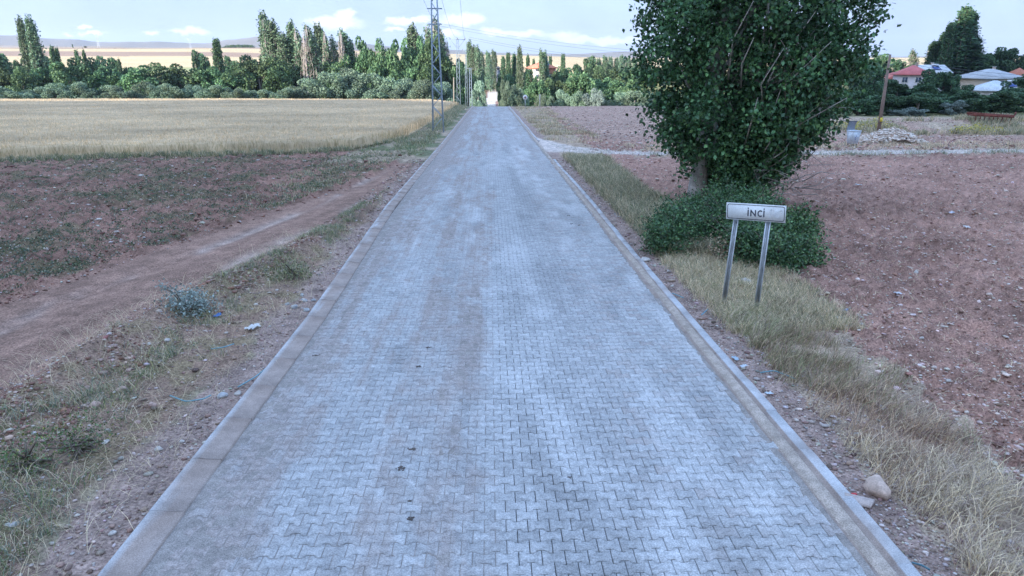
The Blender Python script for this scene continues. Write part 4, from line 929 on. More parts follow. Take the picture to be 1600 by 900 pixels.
mb.add(*blades(np.stack([x, y, H(x, y)], 1), rng.uniform(.12, .36, n), np.full(n, .018), rng.uniform(.3, 1, n), mixcol([SAGE, OLIVE, DRY], [4, 2, 2], n)))
x = np.repeat(rng.uniform(9, 60, 500), 24); y = y_grav(x) + np.repeat(rng.uniform(1.4, 6, 500), 24); x, y = x + rng.normal(0, .2, len(x)), y + rng.normal(0, .2, len(y)); n = len(x)
mb.add(*blades(np.stack([x, y, H(x, y)], 1), rng.uniform(.1, .3, n), np.full(n, .02), rng.uniform(.3, 1, n), mixcol([DRY, STRAW, SAGE], [3, 3, 1.5], n)))
tag(mb.build('weeds', M['grass']), 'dry weeds and yellow flowers beyond the side track on the right', 'weeds', kind='stuff')
# round sign seen far off
def round_sign():
    p = D(820.5, 165, 126); z = float(H(p[0], 126)); root = empty('road_sign', (p[0], 126, z)); tag(root, 'small round white traffic sign on a post at the far right roadside', 'sign'); m = MB(); zt_ = D(820.5, 152, 126)[2] - z
    m.tube([(0, 0, -.3), (0, 0, zt_)], .05, 8, (.5, .52, .55)); o = m.build('post', M['galv']); o.parent = root
    for nm, r0, dy, c_ in (('disc', .42, -.05, (.75, .75, .75)), ('mark', .17, -.075, (.25, .12, .12))):
        m = MB(); m.tube([(0, dy, zt_), (0, dy - .02, zt_)], r0, 20, c_); o = m.build(nm, M['paint']); o.parent = root
round_sign()

# ------------------------------------------------------------------ rocks, litter and droppings one can point at
def rock(px, py, size, c_, label, cat='stone', name='rock', flat=1., group=None, seed=None, tilt=0):
    x, y, z = G(px, py); r2 = np.random.default_rng(seed or int(px * 7 + py))
    v = []; idx = {}; import itertools
    me_v, me_f = ICO.copy(), ICF.tolist()
    def mid(a, b):
        k = (min(a, b), max(a, b))
        if k not in idx:
            p = me_v[a] + me_v[b]; me_v_l.append(p / np.linalg.norm(p)); idx[k] = len(me_v_l) - 1
        return idx[k]
    me_v_l = list(me_v); me_v = me_v_l; nf = []
    for a, b, c in me_f:
        ab, bc, ca = mid(a, b), mid(b, c), mid(c, a); nf += [(a, ab, ca), (b, bc, ab), (c, ca, bc), (ab, bc, ca)]
    V = np.array(me_v_l); planes = r2.normal(size=(7, 3)); planes /= np.linalg.norm(planes, axis=1)[:, None]
    for p in planes:
        d = V @ p; cut = r2.uniform(.55, .8); V = V - np.outer(np.maximum(d - cut, 0), p)
    V = V * size * np.array([1, .8, .65 * flat]) * r2.uniform(.85, 1.15, 3) + r2.normal(0, size * .02, V.shape)
    o = mesh(name, V, [np.array(nf)], M['stone'], None, np.array(c_)[None] * (1 + r2.normal(0, .08, (len(V), 1)))); o.location = (x, y, z + size * .25 * flat); o.rotation_euler = (tilt, tilt * .6, r2.uniform(0, 6.28))
    return tag(o, label, cat, group)
PALE = (.52, .48, .44); PINK = (.45, .31, .26); BLUE = (.42, .43, .44)
for (px, py, sz, c_, lb) in [
    (1166, 444, .17, PALE, 'big pale rock between the two posts of the village sign'),
    (1372, 768, .20, (.60, .46, .38), 'upright pinkish stone slab on the right verge beside the kerb'),
    (1008, 406, .13, PALE, 'white stone at the kerb under the roadside bush'),
    (346, 617, .085, BLUE, 'squarish bluish white stone beside the left kerb'),
    (372, 613, .06, PALE, 'small grey stone touching the left kerb beside the squarish one'),
    (248, 700, .055, PALE, 'small pale stone right of the green weed clump on the left'),
    (284, 688, .04, PALE, 'flat little stone between weed clump and left kerb'),
    (190, 611, .09, PINK, 'large pinkish stone in the left berm, right of the reddish pair'),
    (149, 637, .085, PINK, 'reddish stone in the left berm, lower of a pair'),
    (138, 608, .075, PINK, 'reddish stone in the left berm, upper of a pair'),
    (237, 632, .075, PINK, 'round pink stone beside the dried grass of the left verge'),
    (96, 688, .07, PINK, 'flat pinkish stone near the left edge of the picture'),
    (214, 655, .06, PINK, 'brown stone just below the round pink one on the left'),
    (22, 822, .05, BLUE, 'pale bluish stone lying alone at the lower left'),
    (175, 830, .035, PALE, 'tiny white stone beside the lower left kerb'),
    (262, 532, .055, PALE, 'pale stone on the berm beside the earth track'),
    (165, 690, .05, PALE, 'pale chip among the clods left of the weed clump'),
    (1280, 470, .06, PALE, 'small pale stone on the field behind the right verge'),
    (1482, 596, .05, PALE, 'pale round stone in the right field near the verge'),
    (1555, 655, .05, PALE, 'oval pale stone beside a furrow on the far right'),
    (1441, 527, .055, PALE, 'white stone half way up the right field'),
    (1420, 415, .08, PALE, 'whitish stone in a small cluster in the middle of the right field'),
    (1432, 420, .06, PALE, 'smaller stone of the cluster in the middle of the right field')]: rock(px, py, sz, c_, lb)
for k, (px, py) in enumerate([(475, 469), (460, 479), (490, 468), (449, 474), (479, 483), (472, 460)]):
    rock(px, py, [.075, .085, .07, .06, .075, .05][k], BLUE, ['squarish bluish rubble stone in the middle of the cluster at the left kerb', 'largest bluish rubble stone at the lower left of the cluster at the left kerb', 'bluish rubble stone touching the left kerb', 'small bluish rubble stone leftmost of the kerb cluster', 'lowest bluish rubble stone of the cluster at the left kerb', 'smallest bluish rubble stone, farthest of the kerb cluster'][k], group='rubble stones by the left kerb')
def slab(px, py, w_, d_, c_, label, rz, rx, name='stone_slab', th=.035):
    x, y, z = G(px, py); r2 = np.random.default_rng(int(px)); n = 7; a = np.sort(r2.uniform(0, 6.28, n)); p = np.stack([np.cos(a) * w_ / 2, np.sin(a) * d_ / 2], 1) * r2.uniform(.85, 1.1, (n, 1))
    v = np.concatenate([np.c_[p, np.zeros(n)], np.c_[p * .94, np.full(n, th)]]); m = MB()
    m.add(v, [[[k, (k + 1) % n, n + (k + 1) % n, n + k] for k in range(n)], [list(range(n))[::-1], list(range(n, 2 * n))]], c_); o = m.build(name, M['stone']); o.location = (x, y, z + .03); o.rotation_euler = (rx, .05, rz); return tag(o, label, 'stone slab')
slab(1343, 784, .36, .17, (.52, .43, .39), 'flat broken slab with a red mark lying against the right kerb', -.5, .12)
slab(1044, 438, .34, .16, (.4, .31, .25), 'brown flat slab lying at the kerb between bush and sign', .1, .1)
slab(1034, 424, .4, .2, (.36, .31, .28), 'grey brown slab partly under the bush at the right kerb', -.3, .06)
m = MB(); x, y, z = G(1334, 776); m.box((0, 0, 0), (.05, .03, .012), None, (.55, .05, .06)); o = m.build('litter', M['plastic']); o.location = (x, y, z + .06); tag(o, 'scrap of red plastic by the flat slab at the right kerb', 'litter')
def crumple(px, py, size, c_, label, name='litter'):
    x, y, z = G(px, py); r2 = np.random.default_rng(int(px + py)); n = 6; u, v_ = np.meshgrid(np.linspace(-1, 1, n), np.linspace(-.6, .6, n)); zz_ = r2.uniform(0, .35, u.shape)
    V = np.stack([u.ravel() * (1 + .2 * r2.normal(size=n * n)), v_.ravel(), zz_.ravel()], 1) * size; V2 = V - np.array([0, 0, size * .06])
    i = np.arange(n - 1)[:, None] * n; j = np.arange(n - 1)[None]; q = np.stack([i + j, i + j + 1, i + n + j + 1, i + n + j], -1).reshape(-1, 4)
    o = mesh(name, np.concatenate([V, V2]), [q, q[:, ::-1] + n * n], M['plastic'], None, np.tile([c_], (2 * n * n, 1))); o.location = (x, y, z + .03); o.rotation_euler[2] = r2.uniform(0, 3); return tag(o, label, 'litter', None)
crumple(1312, 503, .06, (.75, .77, .8), 'crumpled white plastic in the verge below the blue bottle')
crumple(1378, 637, .065, (.7, .72, .75), 'small white wrapper on the dry grass of the right verge')
crumple(1202, 615, .05, (.6, .68, .75), 'clear white litter beside the right kerb')
crumple(395, 511, .13, (.62, .62, .6), 'dirty white torn plastic on the left verge')
crumple(340, 493, .08, (.05, .16, .42), 'crumpled blue plastic beside the grey shrub')
crumple(1149, 560, .06, (.4, .5, .58), 'blue grey wrapper against the right kerb')
crumple(1162, 572, .05, (.55, .6, .65), 'pale wrapper just below the blue grey one at the right kerb')
crumple(1341, 291, .12, (.7, .68, .68), 'white scrap lying on the far part of the right field')
crumple(1487, 332, .11, (.6, .6, .66), 'pale scrap on the right field towards the picture edge')
crumple(1510, 356, .11, (.66, .62, .6), 'white flat scrap right of the field centre')
crumple(1401, 887 - 420, .07, (.62, .6, .62), 'pale scrap on the right field above the verge')
x, y, z = G(1322, 486); root = empty('plastic_bottle', (x, y, z + .035), .5); tag(root, 'small blue plastic bottle lying at the edge of the right field', 'bottle')
m = MB(); m.tube([(-.09, 0, 0), (-.085, 0, 0), (.04, 0, 0), (.07, 0, 0), (.09, 0, 0)], [.02, .032, .032, .02, .012], 12, (.10, .25, .55)); o = m.build('body', M['plastic'], None, True); o.parent = root
m = MB(); m.tube([(.09, 0, 0), (.11, 0, 0)], .014, 10, (.05, .12, .4)); o = m.build('cap', M['plastic'], None, True); o.parent = root
def strap(pts, label, c_=(.16, .34, .40), r_=.009, lift=.03):
    P = []
    for px, py in pts: a = G(px, py); P.append((a[0], a[1], a[2] + lift + rng.uniform(0, .02)))
    P = np.array(P); t_ = np.linspace(0, len(P) - 1, 4 * len(P)); P = np.stack([np.interp(t_, range(len(P)), P[:, k]) for k in range(3)], 1)
    P[1:-1] = (P[:-2] + P[1:-1] * 2 + P[2:]) / 4; m = MB(); m.tube(P, r_, 6, c_); tag(m.build('plastic_strap', M['plastic'], None, True), label, 'plastic strap', 'loose plastic straps on the verges')
strap([(266, 622), (290, 627), (318, 624), (330, 619)], 'thin teal strap curving over the lower left verge')
strap([(330, 549), (350, 546), (366, 540)], 'pale teal strap end beside dirty white plastic')
strap([(372, 606), (400, 590), (420, 572), (436, 556)], 'blue strap lying along the left kerb')
strap([(1188, 583), (1210, 580), (1232, 588), (1242, 592)], 'thin teal strap in the right verge grass')
strap([(1050, 459), (1068, 466)], 'short light blue strap by the right kerb below the slabs')
strap([(1096, 492), (1106, 485)], 'bright blue strap scrap left of the sign posts', (.12, .38, .5))
strap([(1424, 880), (1440, 884), (1452, 893)], 'dark teal strap at the bottom right kerb', (.08, .18, .22))
for k, (px, py, sz) in enumerate([(670, 543, .05), (655, 573, .045), (644, 702, .05), (627, 732, .055), (641, 810, .045), (905, 352, .06), (893, 350, .05), (889, 337, .05), (640, 783, .03), (493, 556, .045), (890, 745, .025), (795, 405, .03)]):
    x, y, _ = G(px, py); n = 14; r2 = np.random.default_rng(k + 40)
    m = MB(); m.add(*pebbles(x + r2.normal(0, sz * .5, n), y + r2.normal(0, sz * .4, n), r2.uniform(.4, .8, n) * sz * .45, np.tile([[.12, .10, .09]], (n, 1)), z=-K * (y + 0 * r2.normal(size=n)) + .0))
    where = ['upper of the pair left of the road centre', 'lower of the pair left of the road centre', 'on the sandy streak half way to the camera', 'just nearer than the one on the sandy streak', 'low left of the road centre', 'farthest to the right on the road', 'left neighbour of the farthest right one', 'small one farthest up on the right side', 'tiny one near the bottom of the sandy streak', 'alone near the left kerb', 'tiny one on the clean right pavers', 'alone in the middle beyond the pair'][k]
    tag(m.build('dung_clod', M['stone']), 'dark dung clod on the pavers, ' + where, 'dung clod', 'dark dung clods dropped on the road')

# ------------------------------------------------------------------ houses
def house(px, pyb, s, wd, dp, hgt, rh, wallc, roofc, label, rz=0, over=.5, wins=(), hip=True, panel=None, zbase=None, chimney=True, upper=None):
    a = D(px, pyb, s); z = float(H(a[0], s, False)) if zbase is None else zbase
    root = empty('house', (a[0], s, z), rz); tag(root, label, 'house')
    m = MB(); m.box((0, 0, hgt / 2 - 1), (wd, dp, hgt + 2), None, wallc)
    if upper: m.box((upper[0], -.02, hgt * .75), (upper[1], dp + .06, hgt * .45), None, upper[2])
    o = m.build('wall', M['wall']); o.parent = root
    m = MB(); X, Y = wd / 2 + over, dp / 2 + over; rx_ = max(X - Y, .05) if hip else X
    v = [(-X, -Y, hgt), (X, -Y, hgt), (X, Y, hgt), (-X, Y, hgt), (-rx_, 0, hgt + rh), (rx_, 0, hgt + rh), (-X, -Y, hgt - .14), (X, -Y, hgt - .14), (X, Y, hgt - .14), (-X, Y, hgt - .14)]
    m.add(v, [[[0, 1, 5, 4], [2, 3, 4, 5], [6, 7, 1, 0], [7, 8, 2, 1], [8, 9, 3, 2], [9, 6, 0, 3], [9, 8, 7, 6]], [[1, 2, 5], [3, 0, 4]]], roofc); roof = m.build('roof', M['rooft']); roof.parent = root
    if chimney:
        m = MB(); m.box((wd * .12, .3, hgt + rh * .9), (.5, .5, 1.2), None, (.45, .36, .3)); m.box((wd * .12, .3, hgt + rh * .9 + .65), (.62, .62, .1), None, (.4, .4, .4)); o = m.build('chimney', M['wall']); o.parent = roof
    for (u, zc, ww, wh) in wins:
        m = MB()
        for s_ in (-1, 1): m.box((u + s_ * ww / 2, -dp / 2 - .04, zc), (.09, .10, wh + .09), None, (.7, .7, .68)); m.box((u, -dp / 2 - .038, zc + s_ * wh / 2), (ww - .09, .09, .09), None, (.7, .7, .68))
        m.box((u, -dp / 2 - .035, zc), (.05, .07, wh - .09), None, (.7, .7, .68)); f = m.build('window', M['paint']); f.parent = root
        m = MB(); m.box((u, -dp / 2 - .012, zc), (ww - .08, .02, wh - .08), None, (.05, .08, .14)); o = m.build('pane', M['glass']); o.parent = f
    if panel:
        u, w_ = panel; sl_ = math.atan2(rh, Y); m = MB(); c_ = np.array([u, -Y * .5, hgt + rh * .5 + .18]); Rm = np.array([[1, 0, 0], [0, math.cos(sl_), -math.sin(sl_)], [0, math.sin(sl_), math.cos(sl_)]])
        m.box(c_, (w_, 1.6, .06), Rm, (.02, .06, .26)); m.box(c_ + Rm @ np.array([0, .95, .25]), (w_ * .9, .4, .4), Rm, (.6, .62, .65)); o = m.build('solar_panel', M['glass']); o.parent = roof
    return root
def zat(px, py, s): return D(px, py, s)[2]
# centre house
zc = zat(840, 127, 232); house(846, 127, 232, 7.6, 7, zat(840, 106, 232) - zc, 1.9, (.66, .62, .58), (.52, .20, .13), 'white two storey house with a red tiled roof among the central trees', .15, .7, [(-2.2, 1.5, 1.1, 1.3), (.4, 1.5, 1.1, 1.3), (-2.2, 3.6, 1.1, 1.1), (.6, 3.6, 1.1, 1.1)], True, (1.2, 1.4), zc, upper=(1.3, 4.2, (.55, .26, .18)))
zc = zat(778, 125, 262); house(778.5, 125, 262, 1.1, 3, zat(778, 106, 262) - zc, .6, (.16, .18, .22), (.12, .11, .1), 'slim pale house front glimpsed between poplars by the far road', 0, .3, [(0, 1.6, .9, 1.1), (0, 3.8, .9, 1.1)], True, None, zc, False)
# village on the right
zc = zat(1430, 141, 168); house(1421, 141, 168, 6.4, 6, zat(1430, 116, 168) - zc, 2.0, (.6, .57, .6), (.50, .15, .15), 'white house with a pink red sheet roof on the hillside', -.25, .6, [(-2.2, 2.4, 1.2, 1.2), (0.6, 2.4, 1.2, 1.2)], True, None, zc)
zc = zat(1447, 141, 172); house(1446, 141, 172, 6.6, 6, zat(1447, 113.5, 172) - zc, 1.8, (.6, .6, .63), (.55, .58, .6), 'white house with a pale grey roof and solar panel beside the pink roofed one', .1, .5, [(-1.2, 2.2, 1.1, 1.2)], False, (.6, 1.8), zc)
zc = zat(1391, 140, 175); house(1392, 140, 175, 4.2, 5, zat(1391, 122, 175) - zc, 1.4, (.55, .3, .28), (.55, .20, .17), 'small red roofed house showing past the leaning wooden pole', .2, .4, [(0, 1.2, .8, .8)], True, None, zc, False)
zc = zat(1540, 143, 160); house(1541, 143, 160, 10.2, 8.5, zat(1540, 121.5, 160) - zc, 1.9, (.52, .44, .36), (.40, .42, .44), 'beige house with a broad grey hipped roof on the right hillside', .22, .7, [(-3.6, 2.0, 1.1, 1.2), (-.9, 1.9, 1.3, 1.1), (2.2, 1.9, 1.1, 1.1)], True, None, zc)
zc = zat(1550, 158, 150); house(1549, 158, 150, 7.4, 6.5, zat(1550, 140.5, 150) - zc, 1.9, (.5, .48, .47), (.52, .57, .62), 'low house with a light blue grey hipped roof in front of the beige one', -.15, .5, [(-1.8, 1.2, .9, .9)], True, (2.6, 1.9), zc, False)
zc = zat(1586, 135, 182); house(1587, 135, 182, 4.6, 5, zat(1586, 120, 182) - zc, 2.2, (.6, .58, .6), (.45, .17, .11), 'rust red gabled house behind the grey hipped roofs', .4, .4, [(0, 1.3, .8, .8)], True, None, zc, False)
o_, b_, q_ = post('utility_pole', 1495, 137, 117, 160, .16, .12, (.42, .22, .10), 'leaning orange brown pole left of the beige house', 'pole', 'wood', 1499)
m = MB(); a = D(1500, 156, 140)
for k in range(5):
    q = D(1492 + 6 * k, 157 - (k % 2), 128); m.box((q[0], 128 + k * .3, q[2]), (1.1, .5, .6 + .2 * (k % 3)), None, (.42, .36, .34))
    m.box((q[0] - .2, 129.6 + k * .3, q[2] + .7), (1.3, .5, .7), None, (.38, .3, .27))
tag(m.build('ruined_wall', M['stone']), 'low crumbling pinkish stone wall between bushes below the beige house', 'wall')

# ------------------------------------------------------------------ trees: prototypes of unit size, copied with their parts
def clump_pts(cents, per, sp): 
    P = np.repeat(cents, per, 0); return P + rng.normal(0, 1, P.shape) * np.repeat(sp, per)[:, None]
def unit_dir(n):
    d = rng.normal(size=(n, 3)); return d / np.linalg.norm(d, axis=1)[:, None]
PROTO = {}
def reg(kind, crown, trunk, Wd_, Ht_): PROTO.setdefault(kind, []).append((crown, trunk, Wd_, Ht_))
def mk(mb, name, mat, smooth=False):
    o = mb.build(name, mat, None, smooth, link=False); return o.data
def round_proto(cols, wts, lobes, per, leafs, mat, squash=1., lob_r=(.16, .30), dark=False):
    """broad crown of many lobes, width 2, height 2 (z 0..2)"""
    C = []
    for _ in range(lobes):
        d = unit_dir(1)[0]; d[2] = d[2] * .95; q = rng.uniform(.35, .82)
        C.append([d[0] * q, d[1] * q, 1.08 + d[2] * q * .92 * squash] if _ % 3 else [d[0] * q * 1.1, d[1] * q * 1.1, rng.uniform(.15, .7)])
    C = np.array(C); R_ = rng.uniform(*lob_r, lobes)
    P = []; cc = []
    for c0, r_ in zip(C, R_):
        n = int(per * (r_ / .22) ** 2); d = unit_dir(n); p = c0 + d * r_ * rng.uniform(.72, 1.12, (n, 1)) * np.array([1, 1, .85]); P.append(p)
        cc.append(mixcol(cols, wts, n, .16) * rng.uniform(.75, 1.25))
    P = np.concatenate(P); cc = np.concatenate(cc); P[:, 2] = np.maximum(P[:, 2], rng.uniform(.02, .12, len(P)))
    m = MB(); m.add(*leaves(P, rng.uniform(leafs * .7, leafs * 1.4, len(P)), cc, .85, .3))
    t = MB(); t.tube([(0, 0, -.1), (.02, 0, .5), (0, .03, 1.1)], [.07, .055, .03], 7, (.22, .19, .16))
    for _ in range(7):
        c0 = C[rng.integers(lobes)]; t.tube([(0, 0, rng.uniform(.25, .7)), tuple(c0 * [.5, .5, .85]), tuple(c0)], [.03, .02, .008], 5, (.22, .19, .16))
    return mk(m, 'crown', mat), mk(t, 'trunk', M['bark'], True)
def poplar_proto(cols, wts, n_b, per, leafs, width=.5, gap=0., lean=.0, mat='leaf', bark=(.36, .34, .31)):
    """columnar crown of steep plumes, half width about `width`, height 10"""
    m = MB(); t = MB(); P = []; cc = []
    t.tube([(0, 0, -.2), (.05 * lean, 0, 3), (.3 * lean, 0, 7), (.8 * lean, 0, 9.8)], [.16, .13, .07, .02], 7, bark)
    for k in range(n_b):
        h0 = rng.uniform(.6, 8.6); a = rng.uniform(0, 6.28); prof = width * min(1, (h0 + .8) / 2.2) * max(.10, 1 - (h0 / 9.7) ** 2.8) * rng.uniform(.55, 1.15)
        L = rng.uniform(1.0, 2.2) * min(1, (10 - h0) / 2.2); cxl = lean * .8 * (h0 / 9.8) ** 2
        A = np.array([cxl, 0, h0 - .4]); B = np.array([cxl + math.cos(a) * prof, math.sin(a) * prof, h0 + .3]); E_ = np.array([cxl + lean * .1 + math.cos(a) * prof * .8, math.sin(a) * prof * .8, h0 + L])
        t.tube([A, B, E_], [.035, .022, .008], 4, bark)
        if rng.uniform() < gap: continue
        u = rng.uniform(0, 1, (per, 1)); q = A * (1 - u) ** 2 + 2 * u * (1 - u) * B + u ** 2 * E_; q = q + rng.normal(0, (.17 * width / .9 + .04) * (.45 + .55 * max(.1, 1 - (h0 / 9.3) ** 2)), (per, 3)) * np.array([1, 1, 1.4]); P.append(q); cc.append(mixcol(cols, wts, per, .18) * rng.uniform(.75, 1.3))
    if P:
        P = np.concatenate(P); cc = np.concatenate(cc); m.add(*leaves(P, rng.uniform(leafs * .7, leafs * 1.4, len(P)), cc, .7, 0, np.array([[0, 0, .8]]) * np.ones((len(P), 1))))
        crown = mk(m, 'crown', M[mat])
    else: crown = None
    return crown, mk(t, 'trunk', M['bark'], True)
GRM = [(.085, .155, .08), (.11, .185, .085), (.15, .23, .115)]; GRD = [(.06, .12, .07), (.085, .155, .08), (.11, .19, .09)]
GRW = [(.19, .27, .19), (.15, .23, .15), (.26, .34, .25)]; GRS = [(.26, .32, .29), (.20, .26, .23)]; GRP = [(.11, .18, .11), (.14, .22, .13), (.19, .27, .17)]
for _ in range(3): PROTO.setdefault('round', []).append((*round_proto(GRM, [4, 4, 2], 34, 170, .085, M['leaf']), 1.85, 2.0))
for _ in range(2): PROTO.setdefault('dark', []).append((*round_proto(GRD, [4, 4, 2], 34, 170, .085, M['leafd']), 1.85, 2.0))
for _ in range(3): PROTO.setdefault('willow', []).append((*round_proto(GRW, [4, 4, 2], 22, 230, .065, M['leaf'], .9, (.2, .36)), 1.85, 1.95))
PROTO['sage'] = [(*round_proto(GRS, [3, 2], 20, 200, .07, M['leafd'], .9, (.2, .34)), 1.85, 1.95)]
for _ in range(3): PROTO.setdefault('poplar', []).append((*poplar_proto(GRP, [4, 4, 2], 130, 66, .21, .85, .05, rng.uniform(-1.0, -.2)), 2.0, 10))
for _ in range(2): PROTO.setdefault('thin', []).append((*poplar_proto(GRP, [3, 4, 3], 120, 36, .21, .8, .36, rng.uniform(-1.2, -.3), 'leaf', (.45, .40, .37)), 1.9, 10))
PROTO['dead'] = [(*poplar_proto(GRP, [1, 1, 1], 90, 8, .2, .75, .93, -.3, 'leaf', (.50, .43, .40)), 1.7, 10)]
for _ in range(2): PROTO.setdefault('column', []).append((*poplar_proto(GRD, [4, 4, 2], 150, 66, .19, .6, 0, 0, 'leafd', (.2, .17, .14)), 1.5, 10))
KN = dict(round=('broadleaf_tree', 'tree'), dark=('dark_tree', 'tree'), willow=('willow_bush', 'bush'), sage=('sage_bush', 'bush'), poplar=('poplar_tree', 'tree'), thin=('sparse_poplar', 'tree'), dead=('bare_poplar', 'tree'), column=('columnar_tree', 'tree'))
KD = dict(round='rounded bright green trees', dark='dark green bushy trees', willow='grey green willow bushes', sage='pale sage bushes', poplar='tall green poplars', thin='sparse leaning poplars', dead='bare pale poplars', column='narrow dark columnar trees')
PLACED = []
def measured(crown, trunk):
    d = crown or trunk; v = np.empty(len(d.vertices) * 3, np.float32); d.vertices.foreach_get('co', v); v = v.reshape(-1, 3)
    return np.percentile(np.abs(v[:, :2]), 96) * 2, np.percentile(v[:, 2], 99.93)
for k_ in PROTO: PROTO[k_] = [(c_, t_, *measured(c_ if k_ != 'dead' else None, t_)) for (c_, t_, _a, _b) in PROTO[k_]]
def plant(kind, px, top, wpx, s, zone, lab=None):
    a = D(px, top, s); x = a[0]; z = float(H(x, s, False)); h = a[2] - z; depth = np.dot(np.array([x - CX, s, a[2] - CH]), FW)
    crown, trunk, pw, ph = PROTO[kind][rng.integers(len(PROTO[kind]))]
    width = wpx / FPX * depth
    sc = (width / pw, width / pw * rng.uniform(.9, 1.05), h / ph)
    root = bpy.data.objects.new(KN[kind][0], None); COL.objects.link(root); root.location = (x, s, z); root.scale = sc; root.rotation_euler[2] = rng.uniform(0, 6.28) if kind not in ('thin', 'poplar') else rng.uniform(-.6, .6)
    for nm, dat in (('crown', crown), ('trunk', trunk)):
        if dat is None: continue
        o = bpy.data.objects.new(nm, dat); COL.objects.link(o); o.parent = root
    PLACED.append((root, kind, px, zone, lab))
LW, MW, RW = 'in the left wood', 'around the far road end', 'at the right village'
def many(kind, zone, s, items, js=6):
    for it in items: plant(kind, it[0], it[1], it[2], s + (it[3] if len(it) > 3 else rng.uniform(-js, js)), zone)
# left wood, back to front
plant('poplar', 33, 27, 18, 232, LW, 'slimmer left one of the two tall poplars at the far left'); plant('poplar', 47, 24, 20, 228, LW, 'taller right one of the two tall poplars at the far left')
many('dark', LW, 262, [(-10, 82, 40), (8, 84, 34), (28, 92, 30), (62, 88, 34), (84, 76, 16), (110, 88, 36), (140, 88, 44), (165, 90, 34), (190, 99, 30), (310, 78, 26), (322, 84, 30), (362, 88, 30), (385, 86, 34), (404, 88, 30)])
plant('column', 337, 60, 14, 250, LW, 'single narrow dark column tree rising above the wood before the golden slope'); many('column', LW, 255, [(80, 72, 9), (88, 75, 8), (118, 78, 7), (130, 78, 7), (185, 92, 7)])
many('round', LW, 222, [(-12, 96, 60), (30, 104, 44), (70, 100, 56), (108, 97, 56), (150, 106, 50), (185, 112, 46), (215, 102, 62), (245, 98, 62), (278, 100, 64), (312, 104, 56), (342, 108, 46), (375, 98, 56), (402, 92, 56), (432, 90, 56), (462, 104, 46)])
many('willow', LW, 196, [(-20, 134, 60), (20, 138, 50), (50, 136, 44), (88, 130, 44), (108, 128, 46), (136, 137, 36), (165, 133, 38), (186, 134, 40), (205, 141, 30), (228, 127, 34), (244, 132, 34), (272, 130, 40), (302, 132, 32), (325, 134, 34), (345, 132, 34), (366, 137, 30), (392, 141, 30), (412, 139, 34), (438, 137, 36), (462, 135, 38)], 4)
many('willow', LW, 205, [(486, 122, 56), (515, 112, 50), (545, 106, 50), (575, 114, 56), (603, 120, 50), (632, 122, 50), (660, 124, 46), (690, 128, 44), (498, 138, 34), (530, 136, 40), (560, 136, 40), (592, 134, 40), (622, 136, 38), (648, 137, 36), (672, 137, 34), (700, 138, 30)], 4)
many('poplar', LW, 236, [(414, 17, 24), (430, 32, 26), (446, 50, 24), (458, 33, 20), (500, 35, 20), (541, 44, 22), (648, 38, 22), (505, 45, 18)])
many('thin', LW, 232, [(420, 28, 22), (470, 44, 24), (487, 38, 24), (493, 44, 20), (512, 50, 18), (525, 54, 16), (552, 60, 16), (660, 50, 26), (686, 27, 24), (676, 38, 22), (694, 42, 22)])
many('dead', LW, 228, [(474, 46, 16), (481, 42, 16), (505, 48, 12), (533, 48, 12), (698, 60, 14)])
many('round', LW, 226, [(565, 57, 38), (590, 60, 36), (612, 62, 36), (634, 60, 38), (655, 56, 36), (672, 55, 34), (578, 78, 42), (606, 84, 44), (636, 86, 44), (664, 84, 42), (694, 88, 40), (540, 84, 44), (520, 96, 44), (490, 100, 44), (712, 92, 34)])
# centre
many('poplar', MW, 290, [(736, 64, 14), (742, 72, 12), (748, 70, 12), (754, 80, 12, 160), (765, 79, 11, 150), (774, 77, 11, 160), (814, 72, 12, -70), (850, 76, 13, -80), (854, 80, 12, -78)])
many('column', MW, 280, [(786, 88, 9), (794, 82, 9), (803, 84, 10), (825, 86, 8), (834, 92, 6), (860, 88, 8), (880, 84, 8), (828, 108, 16, -70)])
many('dark', MW, 300, [(728, 96, 30), (742, 98, 26), (764, 100, 24, 160), (776, 108, 22, 165), (795, 104, 22), (808, 108, 30), (868, 104, 34), (890, 106, 34), (754, 104, 24, 150), (788, 112, 18, 40), (916, 88, 36)])
many('round', MW, 262, [(722, 112, 30), (738, 114, 24), (860, 109, 22, -45), (868, 112, 22, -45), (832, 119, 18, -45), (843, 121, 16, -45), (785, 116, 16), (800, 116, 30), (818, 112, 30), (875, 112, 34), (905, 110, 40), (935, 102, 42), (965, 106, 44), (992, 106, 40), (1030, 108, 60), (1080, 112, 60)])
many('poplar', MW, 300, [(928, 88, 10), (938, 90, 10), (948, 86, 11), (956, 88, 10), (966, 90, 10), (974, 86, 11), (984, 89, 10), (994, 92, 10), (1004, 90, 10)], 10)
many('round', MW, 205, [(836, 126, 34), (858, 122, 36), (882, 124, 38), (906, 114, 44), (932, 124, 40), (960, 122, 44), (990, 124, 44)], 5)
many('willow', MW, 190, [(747, 126, 24), (790, 124, 18), (798, 134, 20), (806, 132, 22), (818, 138, 18), (846, 146, 18), (862, 150, 20), (884, 140, 30), (905, 142, 26), (945, 146, 26), (968, 144, 34), (992, 142, 40), (1020, 146, 50), (1070, 146, 60), (1130, 148, 60)], 4)
many('sage', MW, 188, [(926, 138, 26), (934, 141, 18), (845, 136, 10, 20), (912, 146, 16)], 3)
